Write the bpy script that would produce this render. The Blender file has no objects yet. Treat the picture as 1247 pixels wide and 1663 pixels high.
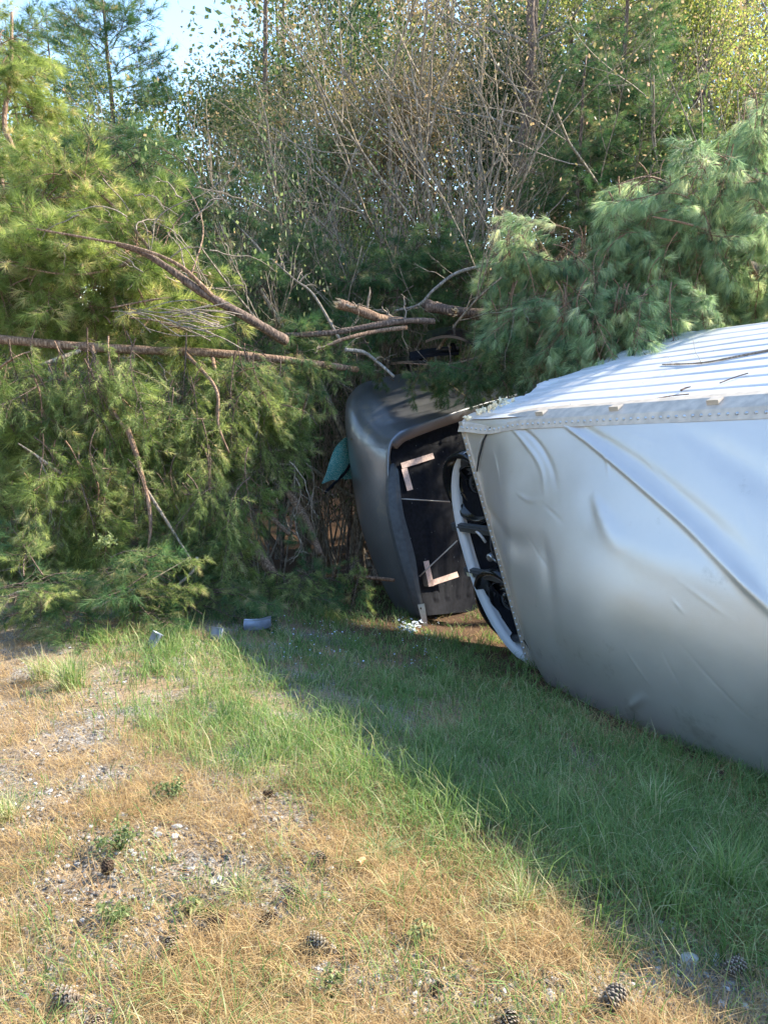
import bpy, math, random
import numpy as np
from mathutils import Vector, Matrix
rng = np.random.RandomState(7); random.seed(7)
sc = bpy.context.scene; COL = sc.collection

# ------------------------------------------------------------------ camera, sky, sun, exposure
PITCH = math.radians(13.0); FPX = 1250.0; CX, CY = 623.5, 831.5; CAMH = 1.6
camd = bpy.data.cameras.new('camera'); cam = bpy.data.objects.new('camera', camd); COL.objects.link(cam)
cam.location = (0, 0, CAMH); cam.rotation_euler = (math.pi/2 - PITCH, 0, 0)
camd.sensor_fit = 'VERTICAL'; camd.sensor_height = 24; camd.lens = 24*FPX/1663.0
camd.clip_start = 0.05; camd.clip_end = 2000; sc.camera = cam
SUN_EL = math.radians(32); SUN_AZ = math.radians(67)      # azimuth measured from +Y towards +X
w_ = bpy.data.worlds.new('World'); sc.world = w_; w_.use_nodes = True
nt = w_.node_tree; bg = nt.nodes['Background']
sky = nt.nodes.new('ShaderNodeTexSky'); sky.sky_type = 'NISHITA'; sky.sun_disc = False
sky.sun_elevation = SUN_EL; sky.sun_rotation = SUN_AZ; sky.air_density = 1.0; sky.dust_density = 0.0; sky.ozone_density = 2.1
nt.links.new(sky.outputs[0], bg.inputs[0]); bg.inputs[1].default_value = 0.15
sd = bpy.data.lights.new('sun', 'SUN'); sd.energy = 4.1; sd.angle = math.radians(1.5); sd.color = (1, .92, .76)
so = bpy.data.objects.new('sun', sd); COL.objects.link(so)
SUNV = Vector((math.sin(SUN_AZ)*math.cos(SUN_EL), math.cos(SUN_AZ)*math.cos(SUN_EL), math.sin(SUN_EL)))
so.rotation_euler = SUNV.to_track_quat('Z', 'Y').to_euler(); so.location = (0, 0, 30)
sc.view_settings.view_transform = 'Standard'; sc.view_settings.look = 'None'
sc.view_settings.exposure = 1.92; sc.view_settings.gamma = 1; sc.view_settings.use_curve_mapping = False
sc.cycles.max_bounces = 7; sc.cycles.diffuse_bounces = 3; sc.cycles.glossy_bounces = 3; sc.cycles.transmission_bounces = 3
sc.cycles.transparent_max_bounces = 6; sc.cycles.sample_clamp_indirect = 6

# ------------------------------------------------------------------ where things stand
_R = np.array([1., 0, 0]); _F = np.array([0, math.cos(PITCH), -math.sin(PITCH)]); _U = np.array([0, math.sin(PITCH), math.cos(PITCH)])
EYE = np.array([0, 0, CAMH])
def at(px, py, d):
    return EYE + d*(_F + _R*(px-CX)/FPX + _U*(CY-py)/FPX)
def vnoise(x, y, seed=0):
    x = np.asarray(x, float); y = np.asarray(y, float)
    xi = np.floor(x); yi = np.floor(y); fx = x-xi; fy = y-yi
    fx = fx*fx*(3-2*fx); fy = fy*fy*(3-2*fy)
    def h(a, b):
        s = np.sin(a*127.1 + b*311.7 + seed*74.7)*43758.5453
        return s-np.floor(s)
    return (h(xi, yi)*(1-fx)+h(xi+1, yi)*fx)*(1-fy) + (h(xi, yi+1)*(1-fx)+h(xi+1, yi+1)*fx)*fy
_gw = np.array([-400, -45, -30, -15, -11, -1, 0, 1.2, 2, 3.5, 5, 6.5, 8, 10, 14, 25, 40, 80, 500.])
_gz = np.array([12., 9, 6.5, .9, 0, 0, 0, -.04, -.15, -.56, -.97, -1.14, -1.10, -.8, .3, 3.2, 6.5, 11, 14.])  # unseen bank across the road is raised to mirror as tan in the metal
_tw = np.arange(-60, 120, .05); _tz = np.interp(_tw, _gw, _gz); _k = np.exp(-(np.arange(-30, 31)*.05/.5)**2); _tz = np.convolve(np.pad(_tz, 30, 'edge'), _k/_k.sum(), 'valid')
def wt(x, y):
    x = np.asarray(x, float); y = np.asarray(y, float)
    w = .85*x + .527*y; t = .527*x - .85*y
    return w + .03*np.minimum(np.maximum(0, -t-7), 25)**2, t
def G(x, y):
    w, t = wt(x, y)
    z = np.interp(w, _tw, _tz) + .1*np.clip(t, -12, 30)
    near = np.clip((w+1)/.6, 0, 1)
    return z + near*(.05*(vnoise(x*1.1, y*1.1, 3)-.5) + .022*(vnoise(x*4, y*4, 5)-.5) + .008*(vnoise(x*13, y*13, 6)-.5))
def gp(px, py):
    """the ground point seen at a pixel of the photograph"""
    d = _F + _R*(px-CX)/FPX + _U*(CY-py)/FPX
    s = np.arange(1.2, 40, .01); P = EYE[None] + s[:, None]*d[None]
    below = P[:, 2] < G(P[:, 0], P[:, 1])
    i = int(np.argmax(below)) if below.any() else len(s)-1
    return P[i], s[i]
def proj(P):
    P = np.asarray(P, float)-EYE; z = P@_F
    return CX+FPX*(P@_R)/z, CY-FPX*(P@_U)/z, z

# ------------------------------------------------------------------ mesh helpers
def link_obj(name, me, mats=(), parent=None, label=None, cat=None, group=None, kind=None):
    o = bpy.data.objects.new(name, me); COL.objects.link(o)
    if me is not None:
        for m in mats:
            if m.name not in [x.name for x in me.materials if x]: me.materials.append(m)
    if parent is not None: o.parent = parent
    tag(o, label, cat, group, kind); return o
def tag(o, label=None, cat=None, group=None, kind=None):
    if label: o['label'] = label
    if cat: o['category'] = cat
    if group: o['group'] = group
    if kind: o['kind'] = kind
def empty(name, loc=(0, 0, 0), label=None, cat=None, group=None):
    o = bpy.data.objects.new(name, None); COL.objects.link(o); o.location = tuple(loc); o.empty_display_size = .1
    tag(o, label, cat, group); return o
def hang(o, parent):
    """make o a child of parent while its mesh stays in world coordinates"""
    o.parent = parent; o.matrix_parent_inverse = Matrix.Translation(-Vector(parent.location)); return o
class Buf:
    def __init__(s): s.V = []; s.T = []; s.M = []; s.A = []; s.S = []; s.n = 0
    def add(s, V, T, mat=0, var=0.5, smooth=False):
        V = np.asarray(V, float).reshape(-1, 3); T = np.asarray(T, int).reshape(-1, 3)
        s.V.append(V); s.T.append(T+s.n); s.M.append(np.full(len(T), mat)); s.S.append(np.full(len(T), smooth))
        s.A.append(np.broadcast_to(np.asarray(var, float), (len(V),)).copy()); s.n += len(V); return s
    def mesh(s, name, mats):
        me = bpy.data.meshes.new(name)
        if s.n == 0: return me
        V = np.concatenate(s.V); T = np.concatenate(s.T); n = len(T)
        me.vertices.add(len(V)); me.vertices.foreach_set('co', V.astype(np.float32).ravel())
        me.loops.add(n*3); me.loops.foreach_set('vertex_index', T.astype(np.int32).ravel())
        me.polygons.add(n); me.polygons.foreach_set('loop_start', np.arange(0, n*3, 3, dtype=np.int32))
        try: me.polygons.foreach_set('loop_total', np.full(n, 3, dtype=np.int32))
        except Exception: pass
        me.polygons.foreach_set('material_index', np.concatenate(s.M).astype(np.int32))
        me.polygons.foreach_set('use_smooth', np.concatenate(s.S).astype(bool))
        a = me.attributes.new('v', 'FLOAT', 'POINT'); a.data.foreach_set('value', np.concatenate(s.A).astype(np.float32))
        for m in mats: me.materials.append(m)
        me.update(calc_edges=True); me.validate(); return me
def nrm(v):
    v = np.asarray(v, float); return v/(np.linalg.norm(v, axis=-1, keepdims=True)+1e-9)
def catmull(P, n):
    P = np.asarray(P, float); m = len(P)
    if m == 2: return P[0]+(P[1]-P[0])*np.linspace(0, 1, n)[:, None]
    Q = np.vstack([2*P[0]-P[1], P, 2*P[-1]-P[-2]]); u = np.linspace(0, m-1-1e-6, n); i = u.astype(int); f = (u-i)[:, None]
    a, b, c, d = Q[i], Q[i+1], Q[i+2], Q[i+3]
    return .5*((2*b)+(c-a)*f+(2*a-5*b+4*c-d)*f*f+(3*b-a-3*c+d)*f**3)
def tube(buf, P, R, k=6, mat=0, var=.5, cap=True, smooth=True):
    P = np.asarray(P, float); n = len(P); R = np.broadcast_to(np.asarray(R, float), (n,))
    T = nrm(np.gradient(P, axis=0)); ref = np.array([0, 0, 1.]) if abs(T[0][2]) < .8 else np.array([1., 0, 0])
    U = nrm(np.cross(T, ref)); W = np.cross(T, U); a = np.arange(k)*2*math.pi/k
    V = P[:, None]+R[:, None, None]*(np.cos(a)[None, :, None]*U[:, None]+np.sin(a)[None, :, None]*W[:, None])
    i = np.arange(n-1)[:, None]*k; j = np.arange(k)[None]; j2 = (j+1) % k
    a0 = (i+j).ravel(); a1 = (i+j2).ravel(); b0 = a0+k; b1 = a1+k
    F = np.concatenate([np.stack([a0, a1, b1], 1), np.stack([a0, b1, b0], 1)]); V = V.reshape(-1, 3)
    if cap:
        V = np.vstack([V, P[0], P[-1]]); j = np.arange(k); c0 = n*k
        F = np.concatenate([F, np.stack([np.full(k, c0), (j+1) % k, j], 1), np.stack([np.full(k, c0+1), (n-1)*k+j, (n-1)*k+(j+1) % k], 1)])
    buf.add(V, F, mat, var, smooth)
def gridmesh(buf, V, mat=0, var=.5, smooth=True, flip=False):
    n, m = V.shape[:2]; i = np.arange(n-1)[:, None]*m; j = np.arange(m-1)[None]; a = (i+j).ravel(); b = a+1; c = a+m; d = c+1
    F = np.concatenate([np.stack([a, b, d], 1), np.stack([a, d, c], 1)])
    if flip: F = F[:, ::-1]
    buf.add(V.reshape(-1, 3), F, mat, var if np.isscalar(var) else np.asarray(var).ravel(), smooth)
BOXF = [(0, 2, 1), (1, 2, 3), (4, 5, 6), (5, 7, 6), (0, 1, 4), (1, 5, 4), (2, 6, 3), (3, 6, 7), (0, 4, 2), (2, 4, 6), (1, 3, 5), (3, 7, 5)]
def obox(buf, o, a, b, c, mat=0, var=.5):
    """box from corner o along the edge vectors a, b, c"""
    o = np.asarray(o, float); a = np.asarray(a, float); b = np.asarray(b, float); c = np.asarray(c, float)
    V = [o+i*a+j*b+k*c for i in (0, 1) for j in (0, 1) for k in (0, 1)]
    F = BOXF if np.dot(np.cross(a, b), c) < 0 else [f[::-1] for f in BOXF]
    buf.add(V, F, mat, var)
def lathe(buf, o, ax, prof, k=40, mat=0, smooth=True, ex=None):
    ax = nrm(ax); ref = np.array([0, 0, 1.]) if abs(ax[2]) < .9 else np.array([1., 0, 0]); U = nrm(np.cross(ax, ref)); W = np.cross(ax, U)
    a = np.linspace(0, 2*math.pi, k+1)
    V = np.array([[o+ax*h+r*(math.cos(t)*U+math.sin(t)*W) for t in a] for r, h in prof]); gridmesh(buf, V, mat, .5, smooth)
def plate(buf, P, nvec, th, mat=0, var=.5):
    """a flat convex-ish polygon P (world points) with thickness th along -nvec"""
    P = np.asarray(P, float); k = len(P); nvec = nrm(nvec); c = P.mean(0); V = np.vstack([P, P-nvec*th, c, c-nvec*th]); F = []
    for i in range(k):
        j = (i+1) % k; F += [(2*k, i, j), (2*k+1, k+j, k+i), (i, k+i, j), (j, k+i, k+j)]
    buf.add(V, F, mat, var)

# ------------------------------------------------------------------ materials
def mat(name):
    m = bpy.data.materials.new(name); m.use_nodes = True; t = m.node_tree; t.nodes.clear(); return m, t
def N(t, typ, **kw):
    n = t.nodes.new(typ)
    for k, v in kw.items():
        if k in n.inputs: n.inputs[k].default_value = v
        else: setattr(n, k, v)
    return n
def ramp(t, fac, stops):
    r = t.nodes.new('ShaderNodeValToRGB'); e = r.color_ramp.elements
    while len(e) < len(stops): e.new(.5)
    for x, (p, c) in zip(e, stops): x.position = p; x.color = (*c, 1)
    t.links.new(fac, r.inputs[0]); return r.outputs[0]
def out(t, sh): o = t.nodes.new('ShaderNodeOutputMaterial'); t.links.new(sh, o.inputs[0])
def noise(t, scale, detail=4, vec=None, rough=.5, dist=0):
    n = N(t, 'ShaderNodeTexNoise'); n.inputs['Scale'].default_value = scale; n.inputs['Detail'].default_value = detail; n.inputs['Roughness'].default_value = rough
    n.inputs['Distortion'].default_value = dist
    if vec is not None: t.links.new(vec, n.inputs['Vector'])
    return n
def bump(t, h, strength=.3, dist=.01):
    b = N(t, 'ShaderNodeBump'); b.inputs['Strength'].default_value = strength; b.inputs['Distance'].default_value = dist; t.links.new(h, b.inputs['Height']); return b.outputs[0]
def simple(name, col, rough=.6, metal=0, nscale=None, namp=.25, bumpy=None, coat=0, coord='Object'):
    m, t = mat(name); p = N(t, 'ShaderNodeBsdfPrincipled'); p.inputs['Base Color'].default_value = (*col, 1)
    p.inputs['Roughness'].default_value = rough; p.inputs['Metallic'].default_value = metal; p.inputs['Coat Weight'].default_value = coat
    tc = N(t, 'ShaderNodeTexCoord')
    if nscale:
        n = noise(t, nscale, 6, tc.outputs[coord]); lo = tuple(c*(1-namp) for c in col); hi = tuple(min(1, c*(1+namp)) for c in col)
        t.links.new(ramp(t, n.outputs[0], [(.3, lo), (.7, hi)]), p.inputs['Base Color'])
        if bumpy: t.links.new(bump(t, n.outputs[0], bumpy, .01), p.inputs['Normal'])
    out(t, p.outputs[0]); return m
def leafy(name, stops, transl=.4, rough=.55, randamp=.25, spec=.25):
    """leaf, needle or blade: colour from the attribute v and the object's own random number"""
    m, t = mat(name); at_ = N(t, 'ShaderNodeAttribute', attribute_name='v'); oi = N(t, 'ShaderNodeObjectInfo')
    col = ramp(t, at_.outputs['Fac'], stops)
    hs = N(t, 'ShaderNodeHueSaturation'); t.links.new(col, hs.inputs['Color'])
    mr = N(t, 'ShaderNodeMapRange'); t.links.new(oi.outputs['Random'], mr.inputs[0]); mr.inputs[3].default_value = 1-randamp; mr.inputs[4].default_value = 1+randamp
    t.links.new(mr.outputs[0], hs.inputs['Value'])
    mr2 = N(t, 'ShaderNodeMapRange'); t.links.new(oi.outputs['Random'], mr2.inputs[0]); mr2.inputs[3].default_value = .515; mr2.inputs[4].default_value = .485
    t.links.new(mr2.outputs[0], hs.inputs['Hue'])
    p = N(t, 'ShaderNodeBsdfPrincipled'); p.inputs['Roughness'].default_value = rough; p.inputs['Specular IOR Level'].default_value = spec
    t.links.new(hs.outputs[0], p.inputs['Base Color'])
    tr = N(t, 'ShaderNodeBsdfTranslucent'); hb = N(t, 'ShaderNodeHueSaturation'); hb.inputs['Saturation'].default_value = 1.1; hb.inputs['Value'].default_value = 1.5
    t.links.new(hs.outputs[0], hb.inputs['Color']); t.links.new(hb.outputs[0], tr.inputs[0])
    mx = N(t, 'ShaderNodeMixShader'); mx.inputs[0].default_value = transl; t.links.new(p.outputs[0], mx.inputs[1]); t.links.new(tr.outputs[0], mx.inputs[2])
    out(t, mx.outputs[0]); return m
def bark(name, a, b, scale=(18, 18, 5), strength=.6, rough=.9):
    m, t = mat(name); tc = N(t, 'ShaderNodeTexCoord'); mp = N(t, 'ShaderNodeMapping'); mp.inputs['Scale'].default_value = scale
    t.links.new(tc.outputs['Object'], mp.inputs[0]); n = noise(t, 3, 8, mp.outputs[0], .65, .4); vo = N(t, 'ShaderNodeTexVoronoi'); vo.feature = 'DISTANCE_TO_EDGE'
    vo.inputs['Scale'].default_value = 2.2; t.links.new(mp.outputs[0], vo.inputs['Vector'])
    mm = N(t, 'ShaderNodeMath', operation='MULTIPLY'); t.links.new(n.outputs[0], mm.inputs[0])
    m2 = N(t, 'ShaderNodeMath', operation='ADD'); t.links.new(vo.outputs[0], m2.inputs[0]); m2.inputs[1].default_value = .55; t.links.new(m2.outputs[0], mm.inputs[1])
    p = N(t, 'ShaderNodeBsdfPrincipled'); p.inputs['Roughness'].default_value = rough; p.inputs['Specular IOR Level'].default_value = .2
    t.links.new(ramp(t, mm.outputs[0], [(.22, a), (.5, b)]), p.inputs['Base Color']); t.links.new(bump(t, mm.outputs[0], strength, .02), p.inputs['Normal'])
    out(t, p.outputs[0]); return m

M_BARKP = bark('pine_bark', (.06, .042, .034), (.30, .21, .16))
M_BARKR = bark('reddish_pine_bark', (.12, .07, .045), (.46, .30, .20))
M_BARKG = bark('grey_bark', (.12, .105, .09), (.46, .42, .36))
M_BARKB = bark('tan_grey_bark', (.12, .094, .070), (.52, .42, .31))
M_TWIG = bark('pale_twig', (.20, .155, .115), (.48, .39, .30), strength=.3)
M_WOOD = simple('torn_wood', (.72, .50, .28), .75, 0, 30, .25, .5)
NEED_STOPS = [(0, (.045, .100, .040)), (.45, (.090, .175, .068)), (.8, (.165, .245, .090)), (1, (.38, .32, .16))]
M_NEEDLE = leafy('pine_needle', NEED_STOPS, .33)
M_NEEDLEB = leafy('blue_green_needle', [(0, (.085, .145, .075)), (.4, (.26, .37, .19)), (.75, (.52, .60, .34)), (1, (.64, .64, .40))], .46)
M_NEEDLEY = leafy('yellow_green_needle', [(0, (.09, .13, .035)), (.45, (.25, .32, .09)), (.8, (.45, .49, .17)), (1, (.56, .46, .23))], .45)
M_NEEDLES = leafy('short_needle', [(0, (.075, .115, .038)), (.45, (.215, .285, .090)), (.8, (.42, .47, .17)), (1, (.50, .44, .23))], .40)

# roof skin of the trailer: thin rolled aluminium
def metal_sheet():
    m, t = mat('rolled_aluminium'); p = N(t, 'ShaderNodeBsdfPrincipled'); p.inputs['Metallic'].default_value = .56
    tc = N(t, 'ShaderNodeTexCoord'); mp = N(t, 'ShaderNodeMapping'); mp.inputs['Scale'].default_value = (1, 34, 1); t.links.new(tc.outputs['UV'], mp.inputs[0])
    st = noise(t, 9, 5, mp.outputs[0], .6); bl = noise(t, 1.3, 5, tc.outputs['UV'], .6); sm = noise(t, 40, 3, tc.outputs['UV'])
    t.links.new(ramp(t, bl.outputs[0], [(.3, (.67, .625, .57)), (.7, (.78, .735, .675))]), p.inputs['Base Color'])
    mr = N(t, 'ShaderNodeMapRange'); t.links.new(bl.outputs[0], mr.inputs[0]); mr.inputs[1].default_value = .3; mr.inputs[2].default_value = .7; mr.inputs[3].default_value = .36; mr.inputs[4].default_value = .50
    t.links.new(mr.outputs[0], p.inputs['Roughness'])
    sm_ = N(t, 'ShaderNodeMapping'); sm_.inputs['Scale'].default_value = (1.1, 26, 1); sm_.inputs['Rotation'].default_value = (0, 0, .12); t.links.new(tc.outputs['UV'], sm_.inputs[0]); sc_ = noise(t, 2.3, 8, sm_.outputs[0], .75)
    gr = noise(t, 3.1, 8, tc.outputs['UV'], .72); sx = N(t, 'ShaderNodeSeparateXYZ'); t.links.new(tc.outputs['UV'], sx.inputs[0])
    low = N(t, 'ShaderNodeMapRange'); t.links.new(sx.outputs[1], low.inputs[0]); low.inputs[1].default_value = 1.5; low.inputs[2].default_value = 2.6; low.inputs[3].default_value = 0; low.inputs[4].default_value = .15
    gm = N(t, 'ShaderNodeMath', operation='ADD'); t.links.new(gr.outputs[0], gm.inputs[0]); t.links.new(low.outputs[0], gm.inputs[1])
    mud = ramp(t, gm.outputs[0], [(.62, (0, 0, 0)), (.86, (.75, .75, .75))]); scr = ramp(t, sc_.outputs[0], [(.66, (0, 0, 0)), (.70, (.5, .5, .5))])
    base = p.inputs['Base Color'].links[0].from_socket
    x1 = N(t, 'ShaderNodeMix', data_type='RGBA'); t.links.new(mud, x1.inputs[0]); t.links.new(base, x1.inputs[6]); x1.inputs[7].default_value = (.36, .31, .24, 1)
    x2 = N(t, 'ShaderNodeMix', data_type='RGBA'); t.links.new(scr, x2.inputs[0]); t.links.new(x1.outputs[2], x2.inputs[6]); x2.inputs[7].default_value = (.45, .43, .40, 1); t.links.new(x2.outputs[2], p.inputs['Base Color'])
    b1 = N(t, 'ShaderNodeBump'); b1.inputs['Strength'].default_value = .22; b1.inputs['Distance'].default_value = .0012; t.links.new(st.outputs[0], b1.inputs['Height'])
    b2 = N(t, 'ShaderNodeBump'); b2.inputs['Strength'].default_value = .15; b2.inputs['Distance'].default_value = .02; t.links.new(bl.outputs[0], b2.inputs['Height']); t.links.new(b1.outputs[0], b2.inputs['Normal'])
    t.links.new(b2.outputs[0], p.inputs['Normal']); out(t, p.outputs[0]); return m
M_SHEET = metal_sheet()
M_RAIL = simple('weathered_aluminium', (.66, .56, .45), .5, .25, 14, .18, .2)
M_WHITE = simple('white_paint', (.66, .65, .64), .42, 0, 6, .07, .05)
M_WHITEG = simple('white_gelcoat', (.82, .82, .82), .3, 0, 5, .04)
M_BLACK = simple('black_plastic', (.010, .011, .016), .7, 0, 25, .4, .1)
M_BLACK.node_tree.nodes['Principled BSDF'].inputs['Specular IOR Level'].default_value = .12
M_GLOSSB = simple('glossy_black_plastic', (.010, .010, .012), .16, 0, 8, .3)
M_GREY = simple('grey_fairing_plastic', (.075, .080, .085), .55, 0, 20, .2, .1)
M_STEEL = simple('galvanised_steel', (.60, .62, .64), .38, .9, 18, .2)
M_DARKST = simple('dark_steel', (.05, .05, .055), .5, .6, 20, .4, .2)
M_TAPE = simple('pale_salmon_tape', (.80, .56, .46), .5, 0, 45, .22)
M_FOAM = simple('torn_foam_insulation', (.82, .68, .45), .9, 0, 25, .25, .8)
M_ROD = simple('bare_metal_rod', (.62, .55, .48), .4, .6)
M_SEAL = simple('dark_seam', (.03, .03, .032), .7)
def cab_paint():
    m, t = mat('charcoal_metallic_paint'); p = N(t, 'ShaderNodeBsdfPrincipled'); tc = N(t, 'ShaderNodeTexCoord')
    n = noise(t, 2.2, 6, tc.outputs['Object'], .65); sp = noise(t, 60, 3, tc.outputs['Object'])
    t.links.new(ramp(t, n.outputs[0], [(.35, (.18, .185, .20)), (.62, (.22, .225, .235)), (.74, (.34, .31, .26))]), p.inputs['Base Color'])
    p.inputs['Metallic'].default_value = .55; p.inputs['Coat Weight'].default_value = .8; p.inputs['Coat Roughness'].default_value = .12
    t.links.new(ramp(t, n.outputs[0], [(.3, (.30,)*3), (.7, (.48,)*3)]), p.inputs['Roughness']); t.links.new(bump(t, sp.outputs[0], .05, .002), p.inputs['Normal'])
    out(t, p.outputs[0]); return m
M_CAB = cab_paint()
def crazed_glass():
    m, t = mat('crazed_teal_glass'); p = N(t, 'ShaderNodeBsdfPrincipled'); tc = N(t, 'ShaderNodeTexCoord')
    v = N(t, 'ShaderNodeTexVoronoi'); v.feature = 'DISTANCE_TO_EDGE'; v.inputs['Scale'].default_value = 38; n = noise(t, 9, 3, tc.outputs['Object'])
    t.links.new(tc.outputs['Object'], v.inputs['Vector'])
    c = ramp(t, v.outputs[0], [(.0, (.75, .95, .9)), (.08, (.16, .62, .58)), (.3, (.06, .46, .45))]); t.links.new(c, p.inputs['Base Color'])
    p.inputs['Roughness'].default_value = .25; p.inputs['Transmission Weight'].default_value = .15; p.inputs['Alpha'].default_value = 1
    t.links.new(bump(t, v.outputs[0], .5, .01), p.inputs['Normal']); out(t, p.outputs[0]); return m
M_GLASS = crazed_glass()

# ------------------------------------------------------------------ overturned trailer (fits the photograph's edges)
A0 = np.array([.7028, 7.0161, .8262]); FW = nrm([-.51555, .84699, -.12967]); SU = nrm([-.29175, -.03123, .95598]); RO = nrm(np.cross(SU, FW))
if RO[1] > 0: RO = -RO
SU = nrm(np.cross(FW, RO)); SU = SU if SU[2] > 0 else -SU
CB = at(863, 1092, 6.95); SV = (A0-CB)/2.6; RN = nrm(np.cross(SV, FW)); RN = RN if np.dot(RN, EYE-A0) > 0 else -RN
def TP(u, v, h=0.):      # u metres back from the front edge, v metres down from the upper edge, h metres out of the roof
    return A0 - FW*np.asarray(u)[..., None] - SV*np.asarray(v)[..., None] + RN*np.asarray(h)[..., None]
def uv_of(px, py):
    d = _F + _R*(px-CX)/FPX + _U*(CY-py)/FPX; s = np.dot(A0-EYE, RN)/np.dot(d, RN); P = EYE+s*d-A0; k = np.linalg.lstsq(np.stack([-FW, -SV], 1), P, rcond=None)[0]; return k[0], k[1]
def uv_bulged(px, py):
    d = _F + _R*(px-CX)/FPX + _U*(CY-py)/FPX; h = 0.; k = (0, 0)
    for _ in range(14):
        s = np.dot(A0+RN*h-EYE, RN)/np.dot(d, RN); P = EYE+s*d-A0-RN*h; k = np.linalg.lstsq(np.stack([-FW, -SV], 1), P, rcond=None)[0]; h = .5*h+.5*float(np.interp(np.clip(k[1], 0, HGT), vv, Hs)*(.03+.97*(.55*sst(0., .75, k[0])+.45*sst(0., 1.9, k[0]))))
    return k[0], k[1]
trailer = empty('overturned_trailer', TP(np.array(0.), np.array(2.55)), 'silver box trailer lying on its side in grass, crumpled roof skin facing the road', 'trailer')
LEN, HGT, DEP = 13.0, 2.6, 2.7
u = np.concatenate([np.linspace(0, 4.6, 330), np.linspace(4.6, LEN, 60)[1:]]); v = np.linspace(0, HGT, 170)
UU, VV = np.meshgrid(u, v, indexing='ij')
def sst(a, b, x): x = np.clip((x-a)/(b-a), 0, 1); return x*x*(3-2*x)
slope_v = np.array([0, .5, .9, 1.2, 1.5, 1.8, 2.1, 2.3, 2.6]); slope = np.array([.56, .54, .47, .33, .12, -.06, -.20, -.36, -.95])
vv = np.linspace(0, HGT, 400); Hs = np.cumsum(np.interp(vv, slope_v, slope))*(vv[1]); Hs -= 0
Hb = np.interp(VV, vv, Hs)
E = .03+.97*(.55*sst(0., .75, UU)+.45*sst(0., 1.9, UU)); E = E*(1-.55*sst(5, 11, UU))
Hd = Hb*E
def crease(pix, amp, sig, fade0=.15, fade1=.3, skew=0):
    global Hd
    C = catmull(np.array([uv_bulged(*p) for p in pix]), 220); seg = np.cumsum(np.r_[0, np.linalg.norm(np.diff(C, axis=0), axis=1)]); seg /= seg[-1]
    D = np.full(UU.shape, 9.); Sg = np.zeros(UU.shape); Tt = np.zeros(UU.shape); tg = nrm(np.gradient(C, axis=0))
    for i in range(len(C)):
        dx = UU-C[i, 0]; dy = VV-C[i, 1]; d = np.hypot(dx, dy); q = d < D; D = np.where(q, d, D); Sg = np.where(q, dx*tg[i, 1]-dy*tg[i, 0], Sg); Tt = np.where(q, seg[i], Tt)
    env = np.minimum(1, Tt/max(fade0, 1e-3))*np.minimum(1, (1-Tt)/max(fade1, 1e-3)); env = np.clip(env, 0, 1)
    sg = sig*(.5+.9*Tt)
    Hd = Hd + amp*.85*env*np.exp(-(D/sg)**2)*(1+skew*np.tanh(Sg/sg))
crease([(905, 684), (960, 722), (1040, 788), (1130, 868), (1247, 985), (1330, 1070)], .024, .034, .08, .2, .55)
crease([(925, 684), (1000, 730), (1080, 790), (1170, 870), (1290, 985)], -.018, .06, .1, .3, .3)
crease([(838, 690), (868, 715), (893, 755), (905, 800)], -.014, .026, .15, .5, .3)
crease([(826, 690), (850, 716), (878, 760), (885, 815)], .012, .025, .2, .5)
crease([(960, 800), (985, 850), (1018, 900)], .020, .07, .3, .5)
crease([(1090, 690), (1180, 745), (1300, 820), (1420, 900)], -.022, .11, .3, .3)
crease([(800, 730), (808, 765), (812, 800)], .010, .022, .4, .5)
crease([(758, 730), (790, 830), (830, 880), (880, 900), (900, 1010)], -.025, .10, .3, .4)
crease([(835, 800), (860, 812), (885, 808)], .008, .02, .3, .4)
crease([(880, 860), (890, 950), (900, 1040), (930, 1110)], -.018, .10, .3, .3)
crease([(1020, 1152), (1040, 1135), (1052, 1128)], .022, .025, .3, .5)
crease([(760, 720), (770, 760), (800, 860)], .012, .03, .2, .4)
crease([(930, 840), (1060, 900), (1247, 960), (1400, 1010)], .018, .16, .3, .3)
for _q in range(26):
    _u0 = rng.uniform(.1, 3.8); _v0 = rng.uniform(.1, 2.3); _an = rng.uniform(.2, 1.5); _l = rng.uniform(.04, .22); _w = rng.uniform(.008, .022); _a = (UU-_u0)*math.cos(_an)+(VV-_v0)*math.sin(_an); _b = -(UU-_u0)*math.sin(_an)+(VV-_v0)*math.cos(_an); Hd = Hd + rng.choice([-1, 1])*rng.uniform(.0012, .0035)*np.exp(-(_a/_l)**2-(_b/_w)**2)
Hd += .006*vnoise(UU*9-VV*5, VV*2.2+UU, 14)*np.exp(-UU/.5)
Hd += .010*(vnoise(UU*1.4, VV*2.0, 11)-.5) + .004*(vnoise(UU*4+VV*1.5, VV*3, 12)-.5)*sst(0, .2, VV)
edge = sst(0, .05, UU)*sst(0, .04, VV); Hd = Hd*edge
bf = Buf(); gridmesh(bf, TP(UU, VV, Hd), flip=False); me = bf.mesh('roof_skin', [M_SHEET])
uvl = me.uv_layers.new(name='UVMap'); li = np.zeros(len(me.loops), dtype=np.int32); me.loops.foreach_get('vertex_index', li)
uvs = np.stack([UU.ravel(), VV.ravel()], 1)[li]; uvl.data.foreach_set('uv', uvs.astype(np.float32).ravel())
skin = link_obj('roof_skin', me); hang(skin, trailer); tag(skin, 'thin crumpled aluminium roof skin with diagonal creases')
def part(name, bf, mats, parent, label=None, kind=None):
    o = link_obj(name, bf.mesh(name, mats), (), None, label, None, None, kind); root = parent
    if parent.type == 'EMPTY': hang(o, parent)
    else:
        while root.parent: root = root.parent
        o.parent = parent
    return o
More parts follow.
